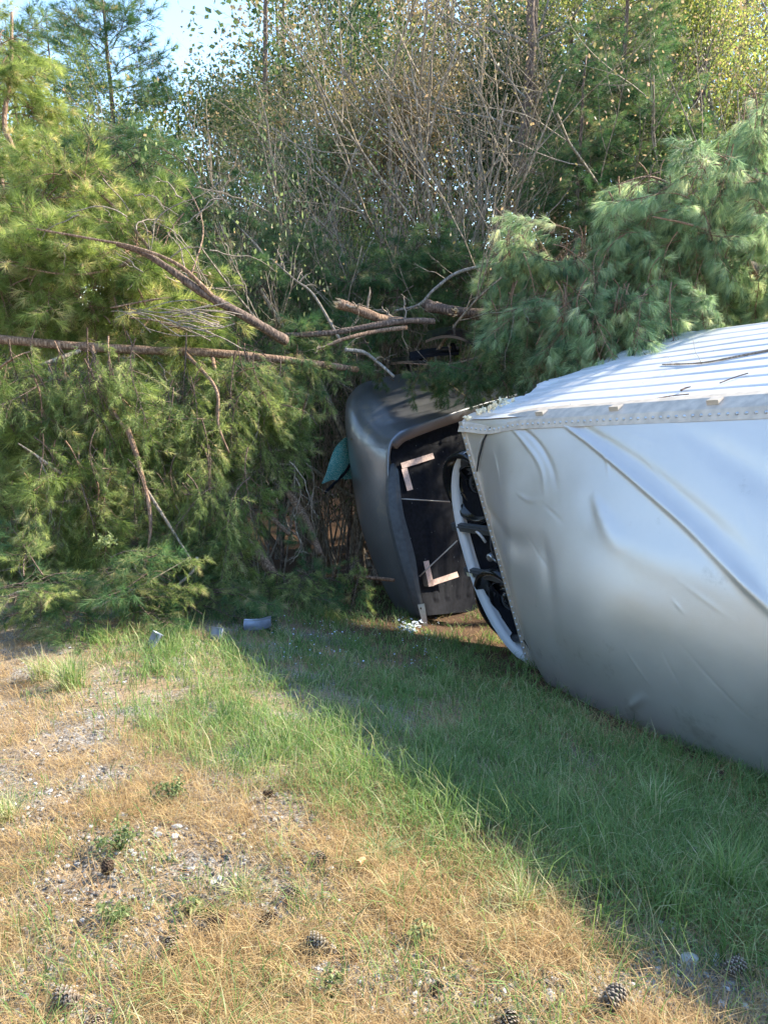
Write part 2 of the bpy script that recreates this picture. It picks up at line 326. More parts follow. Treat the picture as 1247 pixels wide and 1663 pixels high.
# upper side: ribbed white wall, torn at its front corner
uu = np.concatenate([np.linspace(0, 2, 120), np.linspace(2, LEN, 60)[1:]]); dd = np.linspace(0.0, DEP, 260)
U2, D2 = np.meshgrid(uu, dd, indexing='ij')
bend = np.exp(-(U2/.45)**2)             # grooves bend and the sheet buckles towards the crushed front end
gd = D2 - .14 + .30*bend*D2
g_ = np.abs(((gd/.25) % 1)-.5)*2
hh = -.012*(.6+.8*vnoise(U2*.9, D2*1.7, 26))*np.clip(1-(1-g_)/.30, 0, 1)*(D2 > .12)
hh = hh + .05*np.exp(-(U2/.25)**2)*(vnoise(D2*4, U2*5, 21)-.55) + .03*sst(.3, 1.2, D2)*np.exp(-(U2/.7)**2) + .012*(vnoise(U2*1.3, D2*2.1, 27)-.5)
cut = .10*vnoise(D2*9, D2*0, 23)*(D2 > .03)+.05*vnoise(D2*31, D2*0, 24)
Ushift = U2 + np.exp(-(U2/.12)**2)*cut
V3 = A0 - FW*Ushift[..., None] - RO*(D2+.02)[..., None] + SU*(hh+.006)[..., None]
b = Buf(); gridmesh(b, V3, flip=True); side = part('ribbed_side_wall', b, [M_WHITE], trailer, 'white side wall with long grooves, now facing up')
b = Buf()
obox(b, TP(np.array(.03), np.array(HGT), np.array(-.06)), -FW*(LEN-.03), RO*-(DEP-.06), SU*.05); part('lower_side_wall', b, [M_WHITE], trailer)
b = Buf(); obox(b, TP(np.array(.02), np.array(.05), np.array(-DEP)), -FW*(LEN-.02), -SV*(HGT-.08), RO*.08); part('trailer_floor', b, [M_DARKST], trailer)
b = Buf(); obox(b, TP(np.array(.04), np.array(.04), np.array(-.04)), -FW*.06, -SV*(HGT-.06), -RO*(DEP-.1)); part('front_wall', b, [M_WHITE], trailer)
b = Buf(); obox(b, TP(np.array(LEN), np.array(.02), np.array(-.04)), -FW*.06, -SV*(HGT-.04), -RO*(DEP-.1)); part('rear_door', b, [M_WHITE], trailer)
# top rail along the roof edge, bending down to the crushed corner
b = Buf(); k = 60; ur = np.concatenate([np.linspace(.0, .62, 14), np.linspace(.62, LEN, 60)[1:]])
drop = .035*np.exp(-((ur-.42)/.25)**2)
prof = [(.012, -.17), (.036, -.165), (.034, -.085), (-.004, .010), (-.010, .022), (-.072, .070), (-.076, .03)]     # (s up, out of roof)
V = np.array([[A0 - FW*x - SU*(dr+.0) + SU*s_ + RO*h_ for s_, h_ in prof] for x, dr in zip(ur, drop)]); gridmesh(b, V, smooth=False, flip=False)
rail = part('corner_rail', b, [M_RAIL], trailer, 'aluminium rail along the upper roof edge, bent at the front')
b = Buf()
for i, x in enumerate(np.arange(.06, 9, .062)):
    dr = .035*math.exp(-((x-.42)/.25)**2); o = A0-FW*x-SU*(.042+dr)+RO*.044; lathe(b, o, RO, [(.0125, 0), (.011, .006), (.004, .010), (0, .010)], 8)
part('rivets', b, [M_STEEL], rail, None, 'stuff')
for x in (.98, 1.75, 2.55, 3.4, 4.3):
    b = Buf(); obox(b, A0-FW*x+SU*.006-RO*.07, -FW*.085, SU*.031, RO*.058); part('clip_plate', b, [M_RAIL], rail)
b = Buf()
V = np.array([[A0 - FW*(.0+a_) - SV*x + RN*h_ for a_, h_ in [(-.014, -.12), (-.014, .014), (-.006, .028), (.054, .034), (.060, .010)]] for x in np.linspace(.0, HGT+.02, 40)]); gridmesh(b, V, smooth=False, flip=True)
frail = part('front_edge_rail', b, [M_RAIL], trailer, 'riveted rail along the front edge of the roof')
b = Buf()
for x in np.arange(.05, HGT, .06): lathe(b, A0-FW*.024-SV*x+RN*.0305, RO, [(.011, 0), (.009, .007), (0, .009)], 8)
part('rivets', b, [M_STEEL], frail, None, 'stuff')
# folded corner patch and its dark seam
b = Buf(); c3 = [TP(np.array(a_), np.array(b_), np.array(h_)) for a_, b_, h_ in [(.03, .06, .020), (.40, .075, .026), (.27, .20, .040), (.14, .36, .034), (.05, .50, .022)]]
plate(b, c3, RO, .006); cp = part('folded_corner_patch', b, [M_SHEET], trailer)
b = Buf(); tube(b, [TP(np.array(a_), np.array(b_), np.array(h_)) for a_, b_, h_ in [(.42, .07, .026), (.30, .19, .040), (.16, .37, .036), (.05, .52, .024)]], .006, 5); part('dark_seam', b, [M_SEAL], trailer)
# torn insulation at the corner
b = Buf()
for i in range(46):
    d_ = rng.uniform(.0, .55); o = A0-FW*rng.uniform(-.01, .16)-RO*d_+SU*rng.uniform(.0, .05); a_ = nrm(rng.randn(3)); c_ = nrm(np.cross(a_, rng.randn(3))); e_ = np.cross(a_, c_)
    s_ = rng.uniform(.02, .055); P_ = o+np.array([a_*s_, -a_*s_*.7, c_*s_*.6, -c_*s_*.6, e_*s_*.5, -e_*s_*.4])*1.0; b.add(P_, [(0, 2, 4), (2, 1, 4), (1, 3, 4), (3, 0, 4), (2, 0, 5), (1, 2, 5), (3, 1, 5), (0, 3, 5)], 0, .5)
part('torn_insulation', b, [M_FOAM], trailer, 'yellowish foam showing at the torn corner', 'stuff')
# black plate standing in for the shaded gap where the skin pulled off
b = Buf(); plate(b, [TP(np.array(a_), np.array(b_), np.array(h_)) for a_, b_, h_ in [(.01, 2.17, .03), (.13, 2.36, .04), (.34, 2.60, .02), (.30, 2.68, -.05), (.01, 2.66, .02)]], RO, .02); part('dark_gap_plate', b, [M_BLACK], trailer, 'black plate for the shaded gap at the lower front corner where the skin pulled away')

# refrigeration unit on the front wall, seen from above
def RP(f, v, h=-.05): return A0 + FW*f - SV*v + RO*(h+.02)
vc = 1.42; hv = 1.12
def arcf(v): return .58*math.sqrt(max(0, 1-(abs(v-vc)/hv)**2.3))
vs = np.linspace(vc-hv, vc+hv, 50)
b = Buf(); V = np.array([[RP(arcf(x)*k_ - .0, vc+(x-vc)*k2, h_) for k_, k2, h_ in [(1., 1., -1.7), (1, 1, -.10), (.99, .997, -.04), (.975, .992, -.025), (.968, .990, -.12)]] for x in vs]); gridmesh(b, V, flip=True)
unit = part('refrigeration_unit', b, [M_WHITEG], trailer, 'white curved refrigeration unit cover on the front wall')
b = Buf(); V = np.array([[RP(arcf(x)*.968*k_, vc+(x-vc)*.985, -.16) for k_ in (0, .25, .5, .75, 1)] for x in vs]); gridmesh(b, V, smooth=False); part('top_deck', b, [M_BLACK], unit)
for vq, fq, rad in ((.74, .27, .36), (2.00, .27, .37)):
    b = Buf(); o = RP(fq, vq, -.10)
    lathe(b, o, RO, [(rad, -.14), (rad, .03), (rad-.015, .045), (rad-.05, .04), (rad-.07, -.03), (rad-.13, -.05), (rad-.14, -.035), (rad-.155, -.035), (rad-.165, -.06), (rad-.22, -.075), (rad-.225, -.06), (rad-.24, -.06), (.10, -.09), (.095, -.05), (.04, -.045), (.0, -.045)], 48)
    fs = part('fan_shroud', b, [M_GLOSSB], unit)
    b = Buf()
    for a_ in range(5):
        t0 = a_*2*math.pi/5; U_ = nrm(np.cross(RO, FW)); W_ = np.cross(RO, U_); d1 = math.cos(t0)*U_+math.sin(t0)*W_; d2 = math.cos(t0+.5)*U_+math.sin(t0+.5)*W_
        b.add([o+d1*.05-RO*.05, o+d1*(rad-.09)-RO*.030, o+d2*(rad-.09)-RO*.062, o+d2*.05-RO*.07], [(0, 1, 2), (0, 2, 3)])
    part('fan_blades', b, [M_BLACK], fs)
for vq in (1.13, 1.63):
    b = Buf(); obox(b, RP(.0, vq, -.09), FW*.66, -SU*.075, RO*.05); obox(b, RP(.0, vq+.02, -.04), FW*.64, -SU*.012, RO*.012); part('cross_member', b, [M_GREY], unit)
b = Buf(); obox(b, RP(.52, 1.655, -.035), FW*.09, -SU*.05, RO*.004); part('small_plate', b, [simple('pale_yellow_label', (.70, .68, .50), .5)], unit)
b = Buf(); tube(b, [RP(.10, 1.2, -.07), RP(.13, 1.35, -.05), RP(.10, 1.5, -.06), RP(.02, 1.6, -.07)], .012, 8); tube(b, [RP(.05, 1.2, -.1), RP(.06, 1.6, -.1)], .02, 8); part('pipe', b, [M_DARKST], unit)
b = Buf(); lathe(b, RP(.22, 1.47, -.14), RO, [(.0, .08), (.035, .08), (.04, .07), (.04, 0)], 16); tube(b, [RP(.22, 1.47, -.08), RP(.10, 1.53, -.09)], .012, 6); part('filler_cap', b, [M_STEEL], unit)
b = Buf(); tube(b, catmull([RP(.34, 1.20, -.08), RP(.25, 1.19, -.04), RP(.22, 1.24, -.05), RP(.23, 1.31, -.08)], 14), .013, 8); part('lifting_hook', b, [M_WHITE], unit)
b = Buf(); tube(b, catmull([RP(.03, 1.18, -.12), RP(.03, 1.3, -.10), RP(.03, 1.55, -.10), RP(.05, 1.6, -.12)], 12), .055, 10); part('coolant_tank', b, [simple('milky_plastic', (.70, .68, .62), .4)], unit)

# ------------------------------------------------------------------ overturned tractor cab
tractor = empty('overturned_tractor', at(690, 1000, 8.6), 'dark grey sleeper cab of a tractor unit lying on its side under the pines', 'truck cab')
secs = [
 [(880, 628, 10.4), (800, 650, 9.7), (720, 674, 9.05), (664, 694, 8.66), (640, 706, 8.56), (627, 730, 8.53), (627, 790, 8.53), (639, 860, 8.53), (658, 930, 8.50), (676, 980, 8.48), (688, 1000, 8.50), (720, 1010, 8.8), (790, 1010, 9.7)],
 [(866, 612, 10.6), (778, 634, 9.95), (706, 656, 9.35), (650, 678, 8.95), (618, 692, 8.80), (600, 718, 8.76), (603, 790, 8.76), (617, 862, 8.74), (640, 934, 8.70), (664, 988, 8.68), (682, 1006, 8.72), (716, 1014, 9.1), (780, 1014, 10.0)],
 [(850, 600, 10.9), (760, 612, 10.3), (690, 624, 9.75), (634, 644, 9.35), (590, 664, 9.12), (574, 700, 9.06), (580, 780, 9.06), (598, 866, 9.04), (627, 938, 9.00), (656, 990, 8.96), (680, 1008, 9.0), (712, 1016, 9.4), (770, 1016, 10.2)],
 [(830, 594, 11.2), (740, 602, 10.6), (672, 610, 10.1), (618, 622, 9.70), (573, 644, 9.45), (563, 690, 9.36), (571, 770, 9.34), (588, 860, 9.32), (618, 940, 9.26), (648, 992, 9.2), (676, 1010, 9.25), (708, 1016, 9.7), (762, 1016, 10.4)],
 [(815, 592, 11.4), (730, 598, 10.9), (668, 604, 10.45), (620, 614, 10.1), (582, 632, 9.85), (565, 664, 9.72), (574, 760, 9.66), (594, 860, 9.62), (622, 940, 9.58), (650, 990, 9.5), (676, 1008, 9.6), (706, 1014, 10.0), (756, 1014, 10.7)],
 [(800, 596, 11.9), (725, 604, 11.5), (680, 614, 11.2), (640, 630, 11.0), (616, 656, 10.9), (606, 700, 10.85), (612, 770, 10.8), (630, 860, 10.75), (650, 930, 10.7), (670, 975, 10.65), (690, 995, 10.7), (715, 1000, 11.), (750, 1000, 11.4)],
]
S = np.array([catmull([at(*p) for p in s_], 90) for s_ in secs]); S = np.transpose(np.array([catmull(S[:, i], 48) for i in range(S.shape[1])]), (1, 0, 2))
# door shut line and side swage pressed into the skin
nS = nrm(np.cross(np.gradient(S, axis=0), np.gradient(S, axis=1))); nS *= np.sign(np.sum(nS*(EYE-S), -1))[..., None]
i_, j_ = np.meshgrid(np.arange(S.shape[0]), np.arange(S.shape[1]), indexing='ij')
dsp = .016*np.exp(-((j_-24-(i_-10)*.12)/2.0)**2)*(i_ > 8) - .02*np.exp(-((i_-26)/7.)**2-((j_-22)/6.)**2) + .012*(vnoise(i_*.12, j_*.14, 31)-.5)
S = S + nS*dsp[..., None]
b = Buf(); gridmesh(b, S); cab = part('cab_shell', b, [M_CAB], tractor, 'charcoal painted roof and side of the cab')
# rounded lip round the rear opening
rim = S[0]; b = Buf(); inn = rim + (np.array(at(720, 850, 8.9))-rim)*np.where(np.arange(len(rim)) < 34, .10, .035)[:, None]
ring = np.stack([rim+nS[0]*.0, rim-FW*.05+nS[0]*.012, rim-FW*.06-nS[0]*.01, inn-FW*.045, inn+FW*.10], 0); gridmesh(b, ring[:, :72], flip=True); part('rear_lip', b, [M_CAB], tractor)
KA, KB, KC, KD = at(632, 708, 8.62), at(880, 630, 10.5), at(690, 1000, 8.56), at(800, 990, 9.9)
bu, bv = KB-KA, KC-KA; pn = nrm(np.cross(bu, bv)); pn = pn if np.dot(pn, EYE-KA) > 0 else -pn
gx = np.linspace(0, 1, 70); gy = np.linspace(0, 1, 90); GX, GY = np.meshgrid(gx, gy, indexing='ij')
PB = (1-GX)[..., None]*(1-GY)[..., None]*KA+GX[..., None]*(1-GY)[..., None]*KB+(1-GX)[..., None]*GY[..., None]*KC+GX[..., None]*GY[..., None]*KD
press = -.06 + .014*(np.abs(((GX*7) % 1)-.5) < .22)*((GY > .08) & (GY < .42) | (GY > .5) & (GY < .93))*(GX > .12) - .0*GX
b = Buf(); gridmesh(b, PB+pn*press[..., None]); back = part('rear_panel', b, [M_BLACK], tractor, 'black pressed rear wall of the cab')
def onback(px, py, off=0.):
    d = _F + _R*(px-CX)/FPX + _U*(CY-py)/FPX; s = np.dot(KA+pn*off-EYE, pn)/np.dot(d, pn); return EYE+s*d
def strip(p0, p1, wpx):
    p0 = np.array(p0, float); p1 = np.array(p1, float); d = nrm(p1-p0); n_ = np.array([-d[1], d[0]])*wpx/2
    b = Buf(); plate(b, [onback(*(p0+n_), -.035), onback(*(p1+n_), -.035), onback(*(p1-n_), -.035), onback(*(p0-n_), -.035)], pn, .004); return b
for p0, p1, w0 in (((652, 756.5), (704, 740), 9.5), ((656.5, 760.5), (666, 796), 9.5), ((699, 947.5), (743.5, 932.5), 9), ((692, 911), (700.5, 952), 8.5)):
    part('tape_strip', strip(p0, p1, w0), [M_TAPE], back)
for i in range(38):      # bright chips and spatter on the black panel
    b = Buf() if i == 0 else b; p = (rng.uniform(645, 800), rng.uniform(700, 985)); o = onback(*p, -.04); s_ = rng.uniform(.003, .009); q1 = nrm(bu); q2 = nrm(bv)
    b.add([o+q1*s_, o+q2*s_*rng.uniform(.6, 2), o-q1*s_, o-q2*s_], [(0, 1, 2), (0, 2, 3)])
part('paint_chips', b, [M_GREY], back, None, 'stuff')
for p0, p1 in (((650, 810), (734, 815)), ((681, 936), (742, 878))):
    b = Buf(); tube(b, [onback(*p0, .03), onback(*p1, .16)], .0075, 6); part('thin_rod', b, [M_ROD], tractor)
lens = [(638, 752), (645, 764), (649, 800), (655, 838), (668, 880), (676, 930), (681, 965), (692, 1006), (681, 998), (664, 950), (648, 905), (637, 860), (630, 800), (632, 765)]
fl = [(638, 752), (634, 760), (631, 785), (631, 815), (636, 850), (644, 885), (655, 925), (668, 965), (684, 1000)]; fr = [(642, 756), (647, 766), (650, 795), (655, 832), (664, 866), (674, 905), (680, 945), (685, 975), (692, 1005)]
FL = catmull([onback(*p, .05) for p in fl], 40); FR = catmull([onback(*p, .12) for p in fr], 40); FM = (FL+FR)/2+pn*.025
b = Buf(); gridmesh(b, np.stack([FL-pn*.05, FL, FM, FR, FR-pn*.012, FM-pn*.012, FL-pn*.05], 1), smooth=False); part('side_extender', b, [M_GREY], tractor, 'slim grey flap along the rear roof edge')
b = Buf(); br = [at(678, 982, 8.38), at(689, 980, 8.38), at(695, 1018, 8.40), at(687, 1016, 8.40)]; plate(b, br, EYE-br[0], .006); bk = part('steel_bracket', b, [M_STEEL], tractor)
b = Buf(); lathe(b, at(683.5, 988, 8.368), nrm(EYE-br[0]), [(.012, 0), (.010, .006), (0, .008)], 10); part('bolt', b, [M_DARKST], bk)
# shattered windscreen bulging out ahead of the roof
ws = [[(522, 786), (536, 750), (548, 722), (570, 706)], [(548, 778), (562, 752), (572, 726), (590, 712)], [(575, 782), (585, 765), (596, 735), (612, 720)], [(600, 800), (612, 780), (622, 745), (636, 728)]]
W_ = np.array([catmull([at(p[0], p[1], 9.3+i*.28+.0*j) for j, p in enumerate(r_)], 20) for i, r_ in enumerate(ws)]); W_ = np.transpose(np.array([catmull(W_[:, i], 24) for i in range(20)]), (1, 0, 2))
W_ = W_ + .03*(vnoise(W_[..., 0]*14, W_[..., 2]*14, 41)-.5)[..., None]
b = Buf(); gridmesh(b, W_); gridmesh(b, W_+np.array([.0, .012, 0]), flip=True); wsn = part('windscreen', b, [M_GLASS], tractor, 'shattered teal windscreen pushed out')
b = Buf(); tube(b, catmull([at(570, 752, 9.55), at(560, 768, 9.55), at(548, 780, 9.6), (at(528, 800, 9.4))], 10), .018, 6); part('wiper_arm', b, [M_BLACK], tractor)
# mirror shell, its bracket and broken door glass on the upper side
def bowl(cpix, dep, wpx, hpx, ang, curv, name, m_, dthick=.03):
    b = Buf(); aa = np.linspace(-1, 1, 18); bb = np.linspace(-1, 1, 9); V = []; ca, sa = math.cos(ang), math.sin(ang)
    for a_ in aa:
        row = []
        for b_ in bb:
            x = a_*wpx; y = -hpx*(1-a_*a_)*curv + b_*hpx*.5; px = cpix[0]+ca*x-sa*y; py = cpix[1]+sa*x+ca*y; row.append(at(px, py, dep+.22*b_*-1+.03*a_*a_))
        V.append(row)
    V = np.array(V); gridmesh(b, V); gridmesh(b, V-np.array([0, 0, dthick]), flip=True)
    gridmesh(b, np.stack([V[:, -1], V[:, -1]-np.array([0, 0, dthick])], 1)); gridmesh(b, np.stack([V[:, 0], V[:, 0]-np.array([0, 0, dthick])], 1)); return part(name, b, [m_], tractor)
bowl((735, 552), 8.9, 44, 14, .14, 1.0, 'mirror_housing', M_GLOSSB)
bowl((662, 584), 9.1, 30, 7, -.05, .2, 'window_trim', M_GLOSSB)
bowl((705, 572), 9.2, 40, 10, -.12, .2, 'mirror_bracket', M_BLACK)
b = Buf(); tube(b, [at(735, 560, 8.95), at(745, 600, 9.6), at(748, 640, 10.2)], .03, 8); tube(b, [at(662, 588, 9.15), at(668, 620, 9.8)], .025, 8); part('mirror_arm', b, [M_BLACK], tractor)

def onside(px, py, up=.012):
    """a point on the white side of the trailer that faces up"""
    o = A0+SU*up; d = _F + _R*(px-CX)/FPX + _U*(CY-py)/FPX; s = np.dot(o-EYE, SU)/np.dot(d, SU); return EYE+s*d

# ------------------------------------------------------------------ ground and road
def ground_mat():
    m, t = mat('roadside_soil'); p = N(t, 'ShaderNodeBsdfPrincipled'); p.inputs['Roughness'].default_value = .95; p.inputs['Specular IOR Level'].default_value = .15
    tc = N(t, 'ShaderNodeTexCoord'); P = tc.outputs['Object']; at_ = N(t, 'ShaderNodeAttribute', attribute_name='v')
    n1 = noise(t, 2.2, 8, P, .7); n2 = noise(t, 55, 6, P, .7); vo = N(t, 'ShaderNodeTexVoronoi'); vo.inputs['Scale'].default_value = 95; t.links.new(P, vo.inputs['Vector'])
    grav = ramp(t, vo.outputs['Color'], [(.1, (.10, .08, .065)), (.5, (.26, .23, .20)), (.9, (.46, .43, .40))])
    straw = ramp(t, n2.outputs[0], [(.3, (.20, .14, .085)), (.7, (.44, .32, .20))])
    mx = N(t, 'ShaderNodeMix', data_type='RGBA'); t.links.new(ramp(t, n1.outputs[0], [(.45, (0, 0, 0)), (.58, (1, 1, 1))]), mx.inputs[0]); t.links.new(straw, mx.inputs[6]); t.links.new(grav, mx.inputs[7])
    litter = ramp(t, n2.outputs[0], [(.3, (.045, .028, .018)), (.75, (.17, .10, .06))])
    m2 = N(t, 'ShaderNodeMix', data_type='RGBA'); t.links.new(at_.outputs['Fac'], m2.inputs[0]); t.links.new(mx.outputs[2], m2.inputs[6]); t.links.new(litter, m2.inputs[7])
    t.links.new(m2.outputs[2], p.inputs['Base Color']); t.links.new(bump(t, n2.outputs[0], .8, .02), p.inputs['Normal']); out(t, p.outputs[0]); return m
M_GROUND = ground_mat()
ax = np.sinh(np.linspace(-5.0, 5.0, 360))*5.2; ay = np.sinh(np.linspace(-4.4, 5.2, 420))*3.8+2
GXX, GYY = np.meshgrid(ax, ay, indexing='ij'); W0, T0 = wt(GXX, GYY)
b = Buf(); gridmesh(b, np.stack([GXX, GYY, G(GXX, GYY)], -1), 0, np.clip((W0-2.2)/1.5, 0, 1), flip=False); ground = link_obj('ground', b.mesh('ground', [M_GROUND]), kind='structure')
def asphalt():
    m, t = mat('asphalt'); p = N(t, 'ShaderNodeBsdfPrincipled'); p.inputs['Roughness'].default_value = .85; tc = N(t, 'ShaderNodeTexCoord'); n = noise(t, 120, 6, tc.outputs['Object'], .7); n2 = noise(t, .7, 5, tc.outputs['Object'])
    t.links.new(ramp(t, n.outputs[0], [(.3, (.36, .31, .25)), (.7, (.54, .47, .38))]), p.inputs['Base Color']); t.links.new(bump(t, n.outputs[0], .4, .01), p.inputs['Normal']); out(t, p.outputs[0]); return m
M_ASPH = asphalt()
def band(w0, w1, t0, t1, lift, nt_, nw):
    tt = np.linspace(t0, t1, nt_); ww = np.linspace(w0, w1, nw); V = np.zeros((nt_, nw, 3))
    for i, t_ in enumerate(tt):
        wc = ww - .03*min(max(0, -t_-7), 25)**2; x = .85*wc+.527*t_; y = .527*wc-.85*t_; V[i, :, 0] = x; V[i, :, 1] = y; V[i, :, 2] = G(x, y)+lift
    return V
b = Buf(); gridmesh(b, band(-9.2, -1.6, -60, 60, .03, 240, 12), flip=True); road = link_obj('road', b.mesh('road', [M_ASPH]), kind='structure')
b = Buf(); gridmesh(b, band(-2.0, -1.88, -60, 60, .036, 240, 2), flip=True); link_obj('road_edge_line', b.mesh('road_edge_line', [simple('road_paint', (.75, .74, .70), .6, 0, 30, .15)]), kind='structure')

# ------------------------------------------------------------------ grass, stones and litter on the verge
def dry_edge(t): return .98+.45*np.maximum(0, t+3.4)
def field(n, seed, dmin=1.55, dmax=11., xr=1.15):
    """points on the ground, thinning with distance from where one stands"""
    r = np.random.RandomState(seed); u_ = r.rand(n); d = 1/(1/dmin+(1/dmax-1/dmin)*u_); a = (r.rand(n)*2-1)*math.radians(31)*xr
    return d*np.sin(a), d*np.cos(a), r
CLEAR = np.array([gp(px, py+8)[0][:2] for px, py in [(176, 1424), (337, 1503), (449, 1489), (465, 1450), (518, 1392), (279, 1534), (530, 1550), (127, 1641), (160, 1657), (427, 1293), (1112, 1392), (1168, 1266), (1117, 1223), (1176, 1585), (985, 1645), (828, 1654), (612, 1284), (701, 1613), (258, 1352), (288, 1340), (1118, 1560), (586, 1420)]])
CLEAR = np.vstack([CLEAR, CLEAR-nrm(CLEAR)*.045])
def blades(name, n, seed, clump, spec, mats_, keep, label, kindname):
    x, y, r = field(n//clump, seed); k = keep(x, y, r); x = x[k]; y = y[k]; m = len(x)
    ca = r.rand(m)*6.283; cv = r.rand(m); cs = .75+.5*r.rand(m)
    x = np.repeat(x, clump)+r.randn(m*clump)*spec['cr']; y = np.repeat(y, clump)+r.randn(m*clump)*spec['cr']; n = len(x); near = np.zeros(n, bool)
    for q in CLEAR: near |= (np.hypot(x-q[0], y-q[1]) < .042) & (np.arange(n) % 8 > 0)
    ang = np.repeat(ca, clump)+r.randn(n)*spec['spread']; L = np.repeat(cs, clump)*spec['L']*(.6+.8*r.rand(n))*np.where(near, .22, 1); lean = np.radians(spec['lean']+spec['leanv']*r.randn(n)); lean = np.clip(lean, .05, 1.54)
    d = np.hypot(x, y); wd = spec['w']*(.7+.6*r.rand(n))*np.clip(d/4.5, .75, 1.6)
    z = G(x, y)-.004; base = np.stack([x, y, z], 1); hd = np.stack([np.cos(ang), np.sin(ang), 0*ang], 1); up = np.array([0, 0, 1.])
    sd_ = np.stack([-np.sin(ang+r.randn(n)*.5), np.cos(ang+r.randn(n)*.5), 0*ang], 1)*wd[:, None]/2
    l1 = lean*.55; l2 = lean*spec.get('curl', 1.35); mid = base+(hd*np.sin(l1)[:, None]+up*np.cos(l1)[:, None])*(L*.5)[:, None]; tip = mid+(hd*np.sin(l2)[:, None]+up*np.cos(l2)[:, None])*(L*.55)[:, None]
    tip[:, 2] = np.maximum(tip[:, 2], G(tip[:, 0], tip[:, 1])+.004)
    V = np.stack([base-sd_, base+sd_, mid+sd_*.8, mid-sd_*.8, tip], 1).reshape(-1, 3); i = np.arange(n)*5
    F = np.concatenate([np.stack([i, i+1, i+2], 1), np.stack([i, i+2, i+3], 1), np.stack([i+3, i+2, i+4], 1)])
    var = np.repeat(np.clip(np.repeat(cv, clump)*.6+r.rand(n)*.4, 0, 1), 5); b = Buf(); b.add(V, F, 0, var)
    return link_obj(name, b.mesh(name, mats_), (), None, label, None, None, 'stuff')
M_DRY = leafy('dry_grass_blade', [(0, (.13, .075, .04)), (.35, (.36, .215, .10)), (.75, (.58, .40, .205)), (1, (.66, .55, .36))], .25, .7, 0)
M_GREEN = leafy('green_grass_blade', [(0, (.055, .100, .030)), (.35, (.125, .215, .060)), (.66, (.235, .33, .10)), (.80, (.38, .40, .19)), (1, (.60, .50, .31))], .35, .5, 0)
M_LITTER = leafy('fallen_needle', [(0, (.20, .10, .05)), (.5, (.38, .22, .11)), (1, (.55, .38, .22))], .1, .7, 0)
def thin(x, y): return vnoise(x*2.1+3, y*2.1, 51)*.6+vnoise(x*5.5, y*5.5, 52)*.4
def dry_keep(x, y, r):
    w, t = wt(x, y); e = dry_edge(t); q = np.clip((e+.45-w)/.9, 0, 1)*.93+.07*(w < e+2.5); q = np.maximum(q, .55*(vnoise(x*1.3+9, y*1.3, 57) > .62)*(w < 4.2)); q *= np.clip((thin(x, y)-.375-.13*np.clip((1.5-w)/1.2, 0, 1)*(y < 3.6))/.16, .10, 1); return r.rand(len(x)) < q
def inside_trailer(x, y): 
    P = np.stack([x, y, G(x, y)], 1)-A0; q = -(P@FW); h = P@RN; return (q > .1) & (h < -.05) & (h > -3)
def green_keep(x, y, r):
    w, t = wt(x, y); e = dry_edge(t); q = np.clip((w-e+.2)/.6, 0, 1)*.97+.035; q *= .30+.70*np.clip((vnoise(x*1.9, y*1.9, 61)*.6+vnoise(x*5, y*5, 62)*.4-.25)/.3, 0, 1); q *= ~inside_trailer(x, y); q *= 1-.88*np.exp(-((x-.85)/.75)**2-((y-8.1)/.75)**2)
    q *= np.clip((7.2-w)/1.5, 0, 1); return r.rand(len(x)) < q
blades('dry_grass', 165000, 71, 14, dict(cr=.035, spread=1.2, L=.070, lean=64, leanv=18, w=.0021, curl=1.25), [M_DRY], dry_keep, 'tan dry grass matted over the gravelly shoulder', 'dry')
blades('dry_thatch', 120000, 74, 9, dict(cr=.05, spread=2.2, L=.105, lean=80, leanv=8, w=.0022, curl=1.05), [M_DRY], lambda x, y, r: dry_keep(x, y, r) | (r.rand(len(x)) < .42*np.clip((thin(x, y)-.3)/.2, .25, 1)) & ~inside_trailer(x, y) & (wt(x, y)[0] < 7), 'flattened straw-coloured stems lying between the grass tufts', 'dry')
blades('green_grass', 230000, 72, 10, dict(cr=.045, spread=.9, L=.118, lean=48, leanv=16, w=.0040, curl=1.5), [M_GREEN], green_keep, 'green roadside grass growing down the slope beside the trailer', 'green')
def tall_keep(x, y, r):
    w, t = wt(x, y); e = dry_edge(t); return (r.rand(len(x)) < np.exp(-((w-e-.35)/.38)**2)) & (vnoise(x*1.5, y*1.5, 66) > .35)
blades('tall_green_grass', 36000, 73, 8, dict(cr=.06, spread=.7, L=.175, lean=38, leanv=15, w=.0042, curl=1.6), [M_GREEN], tall_keep, 'taller bright green grass along the edge of the dry shoulder', 'green')
# fallen needles
x, y, r = field(15000, 81); w, t = wt(x, y); k = (w < 8) & ~inside_trailer(x, y) & (r.rand(len(x)) < np.where(w > 3, 1., .35)); x = x[k]; y = y[k]; n = len(x); a = r.rand(n)*6.283; L = .05+.08*r.rand(n)
P0 = np.stack([x, y, G(x, y)+.006+.03*r.rand(n)], 1); P1 = P0+np.stack([np.cos(a)*L, np.sin(a)*L, .02*r.randn(n)], 1); sd_ = np.stack([-np.sin(a), np.cos(a), 0*a], 1)*.0013
V = np.stack([P0-sd_, P0+sd_, P1], 1).reshape(-1, 3); F = np.arange(n*3).reshape(-1, 3); b = Buf(); b.add(V, F, 0, np.repeat(r.rand(n), 3)); link_obj('fallen_needles', b.mesh('fallen_needles', [M_LITTER]), (), None, 'brown fallen pine needles scattered in the grass', None, None, 'stuff')
